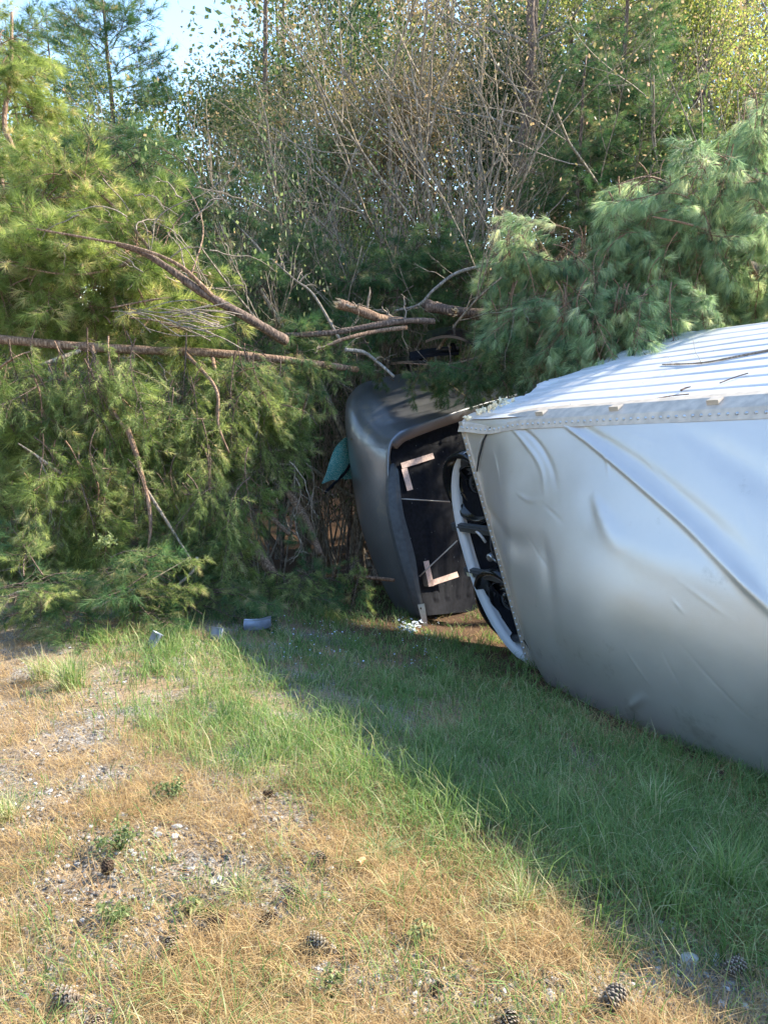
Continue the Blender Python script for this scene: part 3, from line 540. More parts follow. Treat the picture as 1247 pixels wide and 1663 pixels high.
# gravel
phi = (1+5**.5)/2; ICO = nrm(np.array([(-1, phi, 0), (1, phi, 0), (-1, -phi, 0), (1, -phi, 0), (0, -1, phi), (0, 1, phi), (0, -1, -phi), (0, 1, -phi), (phi, 0, -1), (phi, 0, 1), (-phi, 0, -1), (-phi, 0, 1)]))
ICF = np.array([(0, 11, 5), (0, 5, 1), (0, 1, 7), (0, 7, 10), (0, 10, 11), (1, 5, 9), (5, 11, 4), (11, 10, 2), (10, 7, 6), (7, 1, 8), (3, 9, 4), (3, 4, 2), (3, 2, 6), (3, 6, 8), (3, 8, 9), (4, 9, 5), (2, 4, 11), (6, 2, 10), (8, 6, 7), (9, 8, 1)])
M_STONE = leafy('gravel_stone', [(0, (.10, .085, .075)), (.5, (.20, .175, .155)), (.85, (.33, .305, .28)), (1, (.62, .61, .59))], 0, .85, 0)
x, y, r = field(38000, 91, 1.55, 6.0); w, t = wt(x, y); e = dry_edge(t); k = r.rand(len(x)) < np.clip((e+.3-w)/.8, 0, 1)*np.clip((.66-thin(x, y))/.14, .12, 1); x = x[k]; y = y[k]; n = len(x)
s_ = .0028+.0085*r.rand(n)**2.6; V = ICO[None]*(1+.28*r.randn(n, 12, 1)*.5)*s_[:, None, None]*np.array([1.25, 1, .62])[None, None]; a = r.rand(n)*6.283; c_, q_ = np.cos(a)[:, None], np.sin(a)[:, None]
V = np.stack([V[..., 0]*c_-V[..., 1]*q_, V[..., 0]*q_+V[..., 1]*c_, V[..., 2]], -1)+np.stack([x, y, G(x, y)+s_*.3], 1)[:, None]; F = (ICF[None]+np.arange(n)[:, None, None]*12).reshape(-1, 3)
b = Buf(); b.add(V.reshape(-1, 3), F, 0, np.repeat(r.rand(n), 12)); link_obj('gravel', b.mesh('gravel', [M_STONE]), (), None, 'pale grey gravel showing through the dry grass', None, None, 'stuff')

# ------------------------------------------------------------------ pine boughs, leaf crowns and bare twigs (shared meshes)
def perp(d, r):
    q = np.cross(d, r.randn(*d.shape)); return nrm(q)
def needles(buf, B, D, L, w, var, mat=1):
    """one slender two-faced needle per row"""
    n = len(B); s = nrm(np.cross(D, rngn.randn(n, 3)))*(w/2); tip = B+D*L[:, None]; V = np.stack([B-s, B+s, tip], 1).reshape(-1, 3); F = np.arange(3*n).reshape(-1, 3); buf.add(V, F, mat, np.repeat(var, 3))
rngn = np.random.RandomState(99)
def twig_needles(buf, P, nl, per, w, t0=.3, spread=(62, 26), v0=.5, droop=.0, mat=1):
    """needles along the path P, thickest towards its tip"""
    n = per; tt = t0+(1-t0)*rngn.rand(n)**.75; idx = tt*(len(P)-1); i = np.minimum(idx.astype(int), len(P)-2); f = (idx-i)[:, None]; B = P[i]*(1-f)+P[i+1]*f; T = nrm(P[i+1]-P[i])
    a = np.radians(spread[0]+(spread[1]-spread[0])*((tt-t0)/(1-t0))+rngn.randn(n)*9); D = T*np.cos(a)[:, None]+perp(T, rngn)*np.sin(a)[:, None]; D[:, 2] -= droop; D = nrm(D)
    needles(buf, B, D, nl*(.75+.4*rngn.rand(n)), w, np.clip(v0+.14*rngn.randn(n), 0, 1), mat)
def pine_bough(name, seed, mats_, L=1.0, ntw=14, nl=.13, per=60, w=.0032, twl=.38, droop=.25, bare=.25, ndroop=.10, stem=.010, dead=.05, t0=.30, spread=(62, 26), fill=True):
    global rngn; rngn = np.random.RandomState(seed); r = rngn; b = Buf()
    n = 12; s = np.linspace(0, 1, n); main = np.stack([L*s, .06*L*np.sin(s*3+r.rand()*6), -droop*L*s**1.8+.03*np.sin(s*7)], 1); tube(b, main, stem*(1-.75*s), 4, 0, .5, False)
    twig_needles(b, main[n//2:], nl, per, w, .35 if t0 < .5 else .65, spread, .5+.1*r.randn(), ndroop)
    for k in range(ntw):
        t = bare+(1-bare)*(k+r.rand()*.6)/ntw; i = min(int(t*(n-1)), n-2); o = main[i]+(main[i+1]-main[i])*(t*(n-1)-i); T = nrm(main[i+1]-main[i]); side = 1 if k % 2 else -1
        a = math.radians(48+14*r.randn()); S_ = np.array([T[1]*-side, T[0]*side, .25*r.randn()]); D = nrm(T*math.cos(a)+nrm(S_)*math.sin(a)); l = twl*(1.05-.45*t)*(.7+.5*r.rand())
        m = 7; q = np.linspace(0, 1, m)[:, None]; P = o+D*l*q+np.array([0, 0, -1])*(droop*.6*l*q**2)+nrm(np.cross(D, [0, 0, 1]))*(.08*l*np.sin(q*3)*r.randn())
        tube(b, P, stem*.42*(1-.6*q[:, 0]), 3, 0, .5, False)
        v0 = .97 if r.rand() < dead else .46+.22*r.randn()
        twig_needles(b, P, nl, per, w, t0, spread, v0, ndroop)
        if l > .2 and r.rand() < .7:
            o2 = P[3]; D2 = nrm(D+.8*r.randn(3)*np.array([1, 1, .4])); P2 = o2+D2*l*.5*q+np.array([0, 0, -1])*(droop*.4*l*q**2); tube(b, P2, stem*.3*(1-.5*q[:, 0]), 3, 0, .5, False); twig_needles(b, P2, nl, int(per*.7), w, t0, spread, v0, ndroop)
    return b.mesh(name, mats_)
LONGB = [pine_bough('long_needle_bough', 300+i, [M_BARKR, M_NEEDLEB], 1.0, 17, .185, 74, .0044, .30, .30+.06*i, ndroop=.62, t0=.66, spread=(58, 16)) for i in range(5)]
LONGY = [pine_bough('long_needle_bough', 320+i, [M_BARKR, M_NEEDLEY], 1.0, 15, .15, 62, .0046, .36, .10+.06*i, ndroop=.10, t0=.55, spread=(66, 22)) for i in range(4)]
LONGG = [pine_bough('long_needle_bough', 340+i, [M_BARKP, M_NEEDLE], 1.0, 15, .15, 56, .0048, .36, .16+.05*i, ndroop=.16, t0=.5, spread=(66, 22)) for i in range(4)]
SHORT = [pine_bough('short_needle_bough', 360+i, [M_BARKP, M_NEEDLES], .95, 21, .072, 62, .0040, .36, .35+.08*i, bare=.12, ndroop=.10, stem=.008, dead=.04) for i in range(5)]
FARP = [pine_bough('far_bough', 380+i, [M_BARKP, M_NEEDLE], 1.0, 10, .15, 34, .0075, .44, .05, ndroop=.0) for i in range(3)]
def frame(loc, d, s=1., roll=0.):
    d = Vector(d).normalized(); up = Vector((0, 0, 1)); y = up.cross(d)
    if y.length < 1e-3: y = Vector((0, 1, 0))
    y.normalize(); z = d.cross(y); m = Matrix((d, y, z)).transposed().to_4x4() @ Matrix.Rotation(roll, 4, 'X'); return Matrix.Translation(Vector(loc)) @ m @ Matrix.Scale(s, 4)
def put(me, name, mtx, parent):
    o = bpy.data.objects.new(name, me); COL.objects.link(o)
    if parent is not None: o.parent = parent; o.matrix_parent_inverse = Matrix.Translation(-Vector(parent.location))
    o.matrix_basis = mtx; return o
def clump(parent, meshes, blobs, r, out_w=.55, down=.45, scale=.85):
    """boughs filling rough ellipsoids; they point outwards and hang a little"""
    for px, py, d, rx, ry, rd, n in blobs:
        c = at(px, py, d); R3 = np.array([rx*d/FPX, rd, ry*d/FPX])
        for i in range(n):
            q = nrm(r.randn(3))*(r.rand()**.45); P = c+q*R3; D = nrm(q*out_w+np.array([0, 0, -down])+r.randn(3)*.38); s = scale*r.uniform(.65, 1.15); P = P-D*s*.45
            ex, ey, _z = proj(P+D*s)
            if parent.get('label', '').startswith('pine trunk') and ex > 508 and 670 < ey < 860: continue
            g = G(P[0], P[1])
            if P[2] < g+.05: P[2] = g+.05
            E_ = P+D*s
            if E_[2] < G(E_[0], E_[1])+.05: D[2] = abs(D[2])*.2+.05; 
            put(meshes[r.randint(len(meshes))], 'bough', frame(P, D, s, r.uniform(-.5, .5)), parent)
def crooked(P0, P1, bend, r, n=14, rough=.03):
    P0 = np.array(P0, float); P1 = np.array(P1, float); s = np.linspace(0, 1, n)[:, None]; L = np.linalg.norm(P1-P0); w_ = np.cumsum(r.randn(n, 3), 0)*rough*L/math.sqrt(n); w_ -= s*w_[-1]
    return P0+(P1-P0)*s+np.array(bend)*(4*s*(1-s))+w_
def limb(parent, name, pts, r0, r1, m_, r, n=30, k=8, lump=.10):
    P = catmull([at(*p) for p in pts], n); R = np.linspace(r0, r1, n)*(1+lump*(vnoise(np.arange(n)*.7, np.zeros(n), r.randint(99))-.5)*2)
    b = Buf(); tube(b, P, R, k, 0, .5); o = link_obj(name, b.mesh(name, [m_])); hang(o, parent) if parent else None; return o, P
def twigs_off(buf, P, n, r, L=.45, rad=.006, grav=-.2, t0=.1, mat=0, sub=3):
    for i in range(n):
        j = int((t0+(1-t0)*r.rand())*(len(P)-2)); D = nrm(r.randn(3)+np.array([0, 0, grav])); l = L*r.uniform(.4, 1.3); Q = crooked(P[j], P[j]+D*l, [0, 0, r.uniform(-.1, .1)*l], r, 8, .12); tube(buf, Q, rad*np.linspace(1, .3, 8)*r.uniform(.7, 1.2), 4, mat, .5, False)
        for k in range(sub):
            a = Q[r.randint(2, 7)]; Q2 = crooked(a, a+nrm(D+r.randn(3)*.7)*l*r.uniform(.25, .55), [0, 0, 0], r, 6, .12); tube(buf, Q2, rad*.45*np.linspace(1, .3, 6), 3, mat, .5, False)

# ------------------------------------------------------------------ the fallen pines
r = np.random.RandomState(11)
pineR = empty('fallen_pine', at(1180, 520, 9.2), 'blue-green long-needled pine draped over the trailer and the cab', 'pine tree', 'pines fallen at the wreck')
limb(pineR, 'trunk', [(1420, 560, 10.5), (1300, 470, 9.8), (1180, 430, 9.5), (1040, 440, 9.4), (900, 480, 9.3), (800, 510, 9.3), (690, 498, 9.2)], .11, .06, M_BARKP, r, 40, 12)
for pts, a_, c_ in (([(1240, 480, 9.5), (1200, 400, 8.4), (1130, 368, 7.8), (1060, 352, 7.5)], .026, .008), ([(1180, 430, 9.5), (1120, 330, 8.6), (1060, 288, 8.2), (1000, 300, 8)], .022, .006), ([(1290, 420, 9), (1247, 310, 8), (1190, 296, 7.7)], .024, .010),
                    ([(1040, 440, 9.4), (960, 470, 8.4), (900, 510, 8), (870, 560, 8)], .020, .006), ([(1100, 440, 9.4), (1030, 500, 8.2), (1000, 560, 7.8)], .02, .006), ([(920, 480, 9.3), (880, 400, 8.8), (840, 350, 8.6), (790, 395, 8.6)], .018, .005), ([(860, 500, 9.3), (810, 560, 8.8), (740, 590, 8.7), (650, 590, 8.9)], .022, .006)):
    limb(pineR, 'limb', pts, a_, c_, M_BARKR, r, 22, 6)
clump(pineR, LONGB, [(960, 440, 8.5, 150, 90, .8, 66), (1130, 370, 8.2, 150, 120, .8, 74), (1215, 240, 8.6, 80, 90, .7, 34), (880, 510, 8.4, 105, 60, .5, 40), (1020, 515, 7.9, 130, 45, .5, 30),
                     (850, 410, 8.6, 55, 45, .5, 18), (1200, 460, 8.3, 80, 60, .6, 22), (1110, 530, 8.0, 80, 22, .35, 8), (1125, 495, 9.5, 130, 60, .5, 34), (930, 568, 8.0, 70, 18, .3, 12)], r, .5, .6, .80)  # one dense clump, hidden behind, is added to shade the cab's rear panel
clump(pineR, LONGG, [(765, 596, 8.6, 80, 14, .3, 12), (690, 606, 8.8, 40, 8, .25, 4), (830, 545, 8.8, 50, 40, .4, 12), (800, 606, 8.3, 60, 12, .3, 9), (700, 612, 8.6, 40, 8, .25, 4), (620, 600, 9.2, 20, 12, .2, 2)], r, .6, .35, .58)

pineL = empty('fallen_pine', at(-40, 560, 7.4), 'pine trunk lying level across the left, curtained with short drooping needles', 'pine tree', 'pines fallen at the wreck')
_, PT1 = limb(pineL, 'trunk', [(-160, 540, 7.2), (0, 551, 7.3), (120, 562, 7.4), (240, 569, 7.5), (340, 573, 7.6), (440, 582, 7.8), (520, 592, 8.1), (580, 600, 8.5)], .048, .034, M_BARKR, r, 46, 12)
for pts, a_, c_ in (([(300, 572, 7.5), (350, 630, 7.0), (355, 690, 6.9), (372, 735, 6.9)], .020, .008), ([(205, 690, 6.7), (228, 760, 6.6), (245, 850, 6.5), (232, 940, 6.5)], .026, .010), ([(238, 795, 6.6), (270, 845, 6.5), (312, 912, 6.45)], .016, .010),
                    ([(320, 905, 6.45), (316, 925, 6.4), (275, 960, 6.35), (232, 978, 6.3)], .016, .008), ([(150, 562, 7.3), (170, 640, 6.9), (205, 700, 6.7)], .02, .014), ([(380, 860, 8.2), (420, 900, 8.0), (448, 938, 7.9)], .06, .05),
                    ([(470, 800, 8.9), (500, 850, 8.7), (520, 900, 8.5)], .045, .035), ([(30, 610, 7.1), (75, 590, 7.0), (130, 570, 7.3)], .015, .02), ([(430, 830, 8.2), (470, 868, 8.0)], .03, .022), ([(345, 580, 7.6), (355, 640, 7.3), (345, 710, 7.3)], .022, .012),
                    ([(100, 770, 6.5), (60, 740, 6.4), (30, 720, 6.4)], .014, .006), ([(500, 640, 8.3), (480, 720, 8.2), (478, 800, 8.1)], .018, .008)):
    limb(pineL, 'limb', pts, a_, c_, M_BARKB if a_ < .02 else M_BARKR, r, 22, 7)
clump(pineL, SHORT+[LONGY[0]], [(50, 660, 6.9, 110, 90, .5, 44), (215, 680, 7.0, 120, 100, .5, 48), (390, 690, 7.6, 120, 95, .6, 44), (140, 800, 6.6, 130, 70, .4, 26), (330, 830, 7.0, 110, 90, .45, 34), (460, 660, 8.2, 45, 70, .4, 16), (20, 800, 7.6, 70, 90, .5, 16), (110, 880, 7.8, 100, 40, .5, 12), (5, 850, 7.0, 60, 50, .4, 12)], r, .35, .75, .85)
clump(pineL, [SHORT[0], SHORT[1], LONGG[0], LONGG[1]], [(60, 985, 5.9, 90, 28, .35, 16), (190, 975, 6.1, 100, 34, .4, 16), (320, 985, 6.5, 80, 36, .35, 14), (480, 955, 7.6, 90, 24, .4, 12), (240, 900, 7.2, 120, 60, .5, 22), (560, 930, 8.2, 60, 24, .4, 8), (60, 920, 7.6, 80, 30, .5, 8), (470, 600, 8.2, 80, 26, .4, 14), (400, 590, 7.6, 60, 20, .2, 6)], r, .6, .25, .62)
b = Buf(); r = np.random.RandomState(12)
for k in range(24):
    px = r.uniform(10, 500); py = r.uniform(575, 900); d = 6.3+.0028*px+r.uniform(-.1, .7); a = at(px, py, d); L = r.uniform(.25, .8); Q = crooked(a, a+np.array([r.uniform(-.25, .25), r.uniform(-.2, .1), -1])*L, [r.uniform(-.1, .1), 0, 0], r, 12, .09); tube(b, Q, np.linspace(.0085, .003, 12)*r.uniform(.6, 1.1), 5, 0, .5, False); twigs_off(b, Q, 4, r, .22, .004, -.3)
o = link_obj('dead_twigs', b.mesh('dead_twigs', [M_TWIG]), kind='stuff'); hang(o, pineL)

pineD = empty('fallen_pine', at(450, 545, 8.0), 'slanting pine stem with dark scaly bark and sunlit yellow-green needles at the upper left', 'pine tree', 'pines fallen at the wreck')
limb(pineD, 'trunk', [(462, 552, 7.75), (450, 545, 7.6), (395, 512, 7.3), (330, 476, 7.1), (280, 440, 7.0), (235, 412, 6.95), (190, 396, 6.9)], .056, .022, M_BARKP, r, 40, 12)
for pts, a_, c_ in (([(345, 480, 7.1), (290, 430, 6.95), (220, 402, 6.85), (150, 388, 6.8), (60, 372, 6.75)], .022, .008), ([(330, 476, 7.9), (360, 500, 7.6), (280, 484, 7.3), (180, 500, 7.2)], .018, .008), ([(300, 535, 7.4), (250, 520, 7.2), (210, 516, 7.1)], .014, .006),
                    ([(260, 425, 7.7), (190, 340, 7.8), (120, 280, 8), (60, 230, 8.1)], .02, .006), ([(30, 260, 8.4), (8, 200, 8.4), (18, 120, 8.5), (20, 20, 8.6)], .035, .015), ([(235, 412, 7.7), (170, 440, 7.5), (100, 445, 7.3), (20, 430, 7.3)], .02, .006), ([(310, 450, 7.8), (330, 370, 8.2), (300, 300, 8.4), (250, 260, 8.5)], .012, .004)):
    limb(pineD, 'limb', pts, a_, c_, M_BARKR, r, 22, 6)
clump(pineD, LONGY, [(60, 320, 8.2, 130, 90, .8, 46), (170, 410, 7.9, 150, 60, .6, 40), (60, 450, 7.7, 110, 70, .6, 40), (20, 130, 8.6, 30, 120, .5, 20), (190, 500, 7.7, 120, 38, .4, 20), (300, 535, 7.9, 90, 22, .3, 9)], r, .6, .12, .82)
clump(pineD, LONGG, [(300, 340, 9.2, 100, 90, .7, 34), (200, 270, 9.4, 100, 50, .6, 20), (330, 480, 8.8, 60, 50, .4, 12)], r, .6, .2, .85)
b = Buf()
for k in range(30):
    a = at(r.uniform(180, 300), r.uniform(495, 532), 6.9); Q = crooked(a, a+np.array([r.uniform(.2, .65), r.uniform(-.1, .25), r.uniform(-.20, .10)]), [0, 0, r.uniform(-.05, .06)], r, 10, .012); tube(b, Q, np.linspace(.003, .006, 10), 4, 0, .5, False)
for k in range(26):
    a = at(r.uniform(60, 400), r.uniform(270, 520), r.uniform(7.2, 7.8)); Q = crooked(a, a+nrm(r.randn(3)*[1, .3, .8])*r.uniform(.3, .8), [0, 0, .05], r, 10, .08); tube(b, Q, np.linspace(.007, .003, 10), 4, 0, .5, False); twigs_off(b, Q, 2, r, .2, .0035)
o = link_obj('bare_twigs', b.mesh('bare_twigs', [M_TWIG]), kind='stuff'); hang(o, pineD)

# broken logs and dead branches across the wreck
def fallen_branch(name, pts, r0, r1, m_, label, seed, tw=6, twl=.4, splinter=False, group='broken wood on the wreck', k=9):
    r = np.random.RandomState(seed); P = catmull([at(*p) for p in pts], 34); o = empty(name, P[-1], label, 'branch' if name != 'broken_log' else 'log', group)
    R = np.linspace(r0, r1, 34)*(1+.12*(vnoise(np.arange(34)*.8, np.zeros(34), seed)-.5)*2); b = Buf(); tube(b, P, R, k); me = link_obj('stem', b.mesh('stem', [m_])); hang(me, o)
    if tw: b = Buf(); twigs_off(b, P, tw, r, twl, r0*.35, .2); hang(link_obj('twigs', b.mesh('twigs', [M_TWIG]), kind='stuff'), o)
    if splinter:
        b = Buf(); T = nrm(P[0]-P[1]); U_ = nrm(np.cross(T, [0, 0, 1])); W2 = np.cross(T, U_)
        for i in range(26):
            a = r.rand()*6.283; q = r0*math.sqrt(r.rand())*.95; o_ = P[0]-T*.02+(U_*math.cos(a)+W2*math.sin(a))*q; e_ = r0*.22; L = r0*r.uniform(.3, 1.3); b.add([o_+U_*e_, o_-U_*e_*.5+W2*e_, o_-U_*e_*.5-W2*e_, o_+T*L], [(0, 1, 3), (1, 2, 3), (2, 0, 3)])
        hang(link_obj('splintered_end', b.mesh('splintered_end', [M_WOOD])), o)
    return o
fallen_branch('broken_log', [(548, 493, 8.6), (580, 503, 8.7), (620, 518, 8.9), (660, 522, 9.2)], .056, .050, M_BARKR, 'snapped log with a pale splintered end pointing left above the trunks', 21, 3, .3, True)
fallen_branch('fallen_branch', [(460, 545, 8.3), (540, 540, 8.4), (610, 528, 8.5), (660, 521, 8.6), (704, 522, 8.8)], .028, .036, M_BARKP, 'thick curved limb arching to the cab above a thinner one', 22, 4)
fallen_branch('fallen_branch', [(516, 568, 8.1), (560, 550, 8.2), (612, 538, 8.4), (660, 532, 8.6)], .016, .026, M_BARKR, 'thin reddish limb with a pale broken tip below the thick curved limb', 23, 3)
fallen_branch('fallen_branch', [(640, 505, 9.3), (680, 495, 9.2), (705, 470, 9.1), (745, 442, 9.1), (810, 428, 9.1)], .013, .022, M_BARKG, 'crooked grey dead branch curving up into the draped pine', 24, 6, .35)
fallen_branch('broken_log', [(736, 506, 9.0), (712, 500, 9.2), (690, 493, 9.5)], .062, .062, M_BARKP, 'short thick dark log torn open beside the draped pine', 25, 0, .3, True)
fallen_branch('fallen_branch', [(552, 552, 8.4), (510, 480, 8.5), (480, 455, 8.6), (440, 420, 8.7)], .018, .006, M_TWIG, 'forked thin reddish branch reaching up left of the splintered log', 26, 7, .35)
fallen_branch('fallen_branch', [(640, 612, 8.4), (615, 590, 8.4), (590, 572, 8.3), (560, 568, 8.2)], .016, .022, M_BARKG, 'grey stub slanting down onto the front of the cab', 27, 3, .25)
fallen_branch('fallen_branch', [(574, 936, 8.3), (600, 938, 8.35), (640, 942, 8.5)], .022, .02, M_BARKR, 'short cut stick lying on the ground by the cab roof', 28, 1, .2)
fallen_branch('fallen_branch', [(0, 975, 5.9), (40, 960, 5.95), (85, 972, 6.0), (125, 985, 6.1)], .009, .005, M_TWIG, 'thin tan twig lying on dark boughs at the left edge', 29, 5, .25)
fallen_branch('fallen_branch', [(150, 990, 5.8), (230, 950, 6.0), (310, 905, 6.2)], .010, .004, M_TWIG, 'curved twig rising out of the low boughs on the left', 30, 5, .3)
def sd3(*p): P = onside(*p, .02); return (p[0], p[1], float((P-EYE)@_F))
fallen_branch('fallen_branch', [sd3(1075, 592), sd3(1140, 589), sd3(1200, 578), sd3(1262, 566)], .006, .010, M_TWIG, 'long thin twig lying on the white trailer side', 31, 3, .25)
fallen_branch('fallen_branch', [(395, 440, 9.3), (430, 420, 9.3), (380, 360, 9.6), (350, 330, 9.8)], .018, .012, M_TWIG, 'pale leaning stick behind the slanting pine stem', 32, 6, .4)

for i, (p, q, lab) in enumerate([((1168, 622), (1214, 606), 'short dark stick on the trailer side, right of the loose bark piece'), ((1105, 634), (1121, 628), 'stubby brown bark piece lying on the trailer side'), ((1060, 648), (1118, 640), 'thin tan stick near the rail of the trailer side')]):
    fallen_branch('fallen_branch', [sd3(*p), sd3((p[0]+q[0])/2, (p[1]+q[1])/2-1), sd3(*q)], .008 if i == 1 else .004, .004, M_BARKP, lab, 40+i, 0, group='sticks on the trailer')

# ------------------------------------------------------------------ leaf crowns
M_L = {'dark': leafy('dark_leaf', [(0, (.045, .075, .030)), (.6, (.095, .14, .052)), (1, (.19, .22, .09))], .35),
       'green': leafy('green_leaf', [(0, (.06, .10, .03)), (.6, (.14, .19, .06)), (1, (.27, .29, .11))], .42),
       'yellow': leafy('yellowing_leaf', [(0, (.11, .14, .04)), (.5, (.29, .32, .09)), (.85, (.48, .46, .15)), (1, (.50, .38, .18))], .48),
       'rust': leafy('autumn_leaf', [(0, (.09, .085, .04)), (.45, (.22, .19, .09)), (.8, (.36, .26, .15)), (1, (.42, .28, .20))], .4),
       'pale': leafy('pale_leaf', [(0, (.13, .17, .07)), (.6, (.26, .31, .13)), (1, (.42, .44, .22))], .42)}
def leaves(buf, C, size, r, mat=1, var=None):
    n = len(C); D = nrm(r.randn(n, 3)); S_ = nrm(np.cross(D, r.randn(n, 3))); L = size*(.7+.6*r.rand(n))[:, None]; w = L*.32; sag = np.array([0, 0, -1.])*L*.12
    V = np.stack([C-D*L*.5, C+S_*w+sag, C+D*L*.5+sag*1.3, C-S_*w+sag], 1).reshape(-1, 3); i = np.arange(n)*4; F = np.concatenate([np.stack([i, i+1, i+2], 1), np.stack([i, i+2, i+3], 1)])
    buf.add(V, F, mat, np.repeat(np.clip(var if var is not None else r.rand(n), 0, 1), 4))
def grow(buf, o, d, L, R, lev, r, tips, up=.25, kids=(4, 5, 4), crook=.14, spread=.75, k=5, mat=0):
    n = 9; P = np.zeros((n, 3)); P[0] = o; D = nrm(d)
    for i in range(1, n): D = nrm(D+r.randn(3)*crook+np.array([0, 0, up*.18])); P[i] = P[i-1]+D*L/(n-1)
    tube(buf, P, R*np.linspace(1, .38, n), k if lev > 1 else 3, mat, .5, False)
    if lev == 0: tips.append(P[-1]); tips.append(P[5]); return P
    for c in range(kids[-lev] if lev <= len(kids) else 4):
        t = r.uniform(.25, 1.); i = min(int(t*(n-1)), n-2); T = nrm(P[i+1]-P[i]); Q = nrm(T*math.cos(spread*r.uniform(.6, 1.1))+nrm(np.cross(T, r.randn(3)))*math.sin(spread*r.uniform(.6, 1.1)))
        grow(buf, P[i], Q, L*r.uniform(.42, .68), R*(1-.55*t)*.6, lev-1, r, tips, up, kids, crook, spread, k, mat)
    return P
def tree_mesh(seed, H, R, col, nleaf, size, kids=(3, 4, 5), stems=1, trunkf=.55, clus=.22, lev=3, up=.3, barkm=None, spread=.7):
    """trunk and crown meshes of one broadleaf tree, base at the origin"""
    r = np.random.RandomState(seed); tr = Buf(); tips = []
    for s in range(stems): grow(tr, np.array([r.randn()*.12*(stems > 1), r.randn()*.12*(stems > 1), -.1]), np.array([r.randn()*.10*(1+(stems > 1)*2.2), r.randn()*.10*(1+(stems > 1)*2.2), 1.]), H*trunkf*r.uniform(.85, 1.1), R, lev, r, tips, up, kids, .10, spread)
    tr = tr.mesh('trunk', [barkm or M_BARKG]); cr = None
    if nleaf:
        T = np.array(tips); i = r.randint(len(T), size=nleaf); cv = r.rand(len(T)); C = T[i]+r.randn(nleaf, 3)*clus*np.array([1, 1, .75]); b = Buf(); leaves(b, C, size, r, 0, cv[i]*.65+.35*r.rand(nleaf)); cr = b.mesh('crown', [M_L[col]])
    return tr, cr
TREES = {
 'dark': [tree_mesh(400+i, 8, .10, 'dark', 30000, .05) for i in range(2)], 'green': [tree_mesh(410+i, 8, .10, 'green', 28000, .05) for i in range(2)],
 'yellow': [tree_mesh(420+i, 8, .10, 'yellow', 32000, .040) for i in range(3)], 'rust': [tree_mesh(430+i, 8, .09, 'rust', 15000, .042) for i in range(2)],
 'bare': [tree_mesh(440+i, 6.0, .050, 'rust', 500, .026, (3, 5, 5), 3, .60, .25, 3, .22, M_BARKB, .85) for i in range(4)],
 'barelf': [tree_mesh(450+i, 6.5, .06, 'rust', 2600, .028, (3, 5, 5), 2, .60, .30, 3, .22, M_BARKB, .85) for i in range(2)],
 'shrub': [tree_mesh(460+i, 4.4, .022, 'dark', 11000, .046, (3, 5, 5), 4, .6, .26, 2, .2, M_BARKG, .8) for i in range(3)],
 'gshrub': [tree_mesh(470+i, 4.4, .022, 'green', 8000, .046, (3, 5, 5), 4, .6, .26, 2, .2, M_BARKG, .8) for i in range(2)],
 'pshrub': [tree_mesh(480+i, 4.0, .016, 'pale', 700, .052, (3, 4, 4), 3, .7, .16, 2, .35, M_TWIG, .5) for i in range(2)],
 'brush': [tree_mesh(490+i, 4.4, .018, 'dark', 160, .06, (4, 5, 5), 6, .65, .12, 2, .3, M_BARKB, .9) for i in range(3)]}
rt = np.random.RandomState(5)
def ground_at(px, d):
    p = at(px, 500, d); return np.array([p[0], p[1], G(p[0], p[1])])
def tree(kind, px, d, top, H0, label, group, cat='tree', name='broadleaf_tree', var=None, wide=1.):
    base = ground_at(px, d); topz = at(px, top, d)[2]; s = max(.3, (topz-base[2])/H0); tr, cr = TREES[kind][rt.randint(len(TREES[kind])) if var is None else var % len(TREES[kind])]
    o = empty(name, base, label, cat, group); m = Matrix.Translation(Vector(base)) @ Matrix.Rotation(rt.rand()*6.28, 4, 'Z') @ Matrix.Diagonal((s*wide, s*wide, s, 1))
    put(tr, 'trunk', m, o)
    if cr: put(cr, 'crown', m, o)
    return o
GB = 'broadleaf trees on the bank behind'; GS = 'bare saplings behind the wreck'; GU = 'low shrubs under the trees'
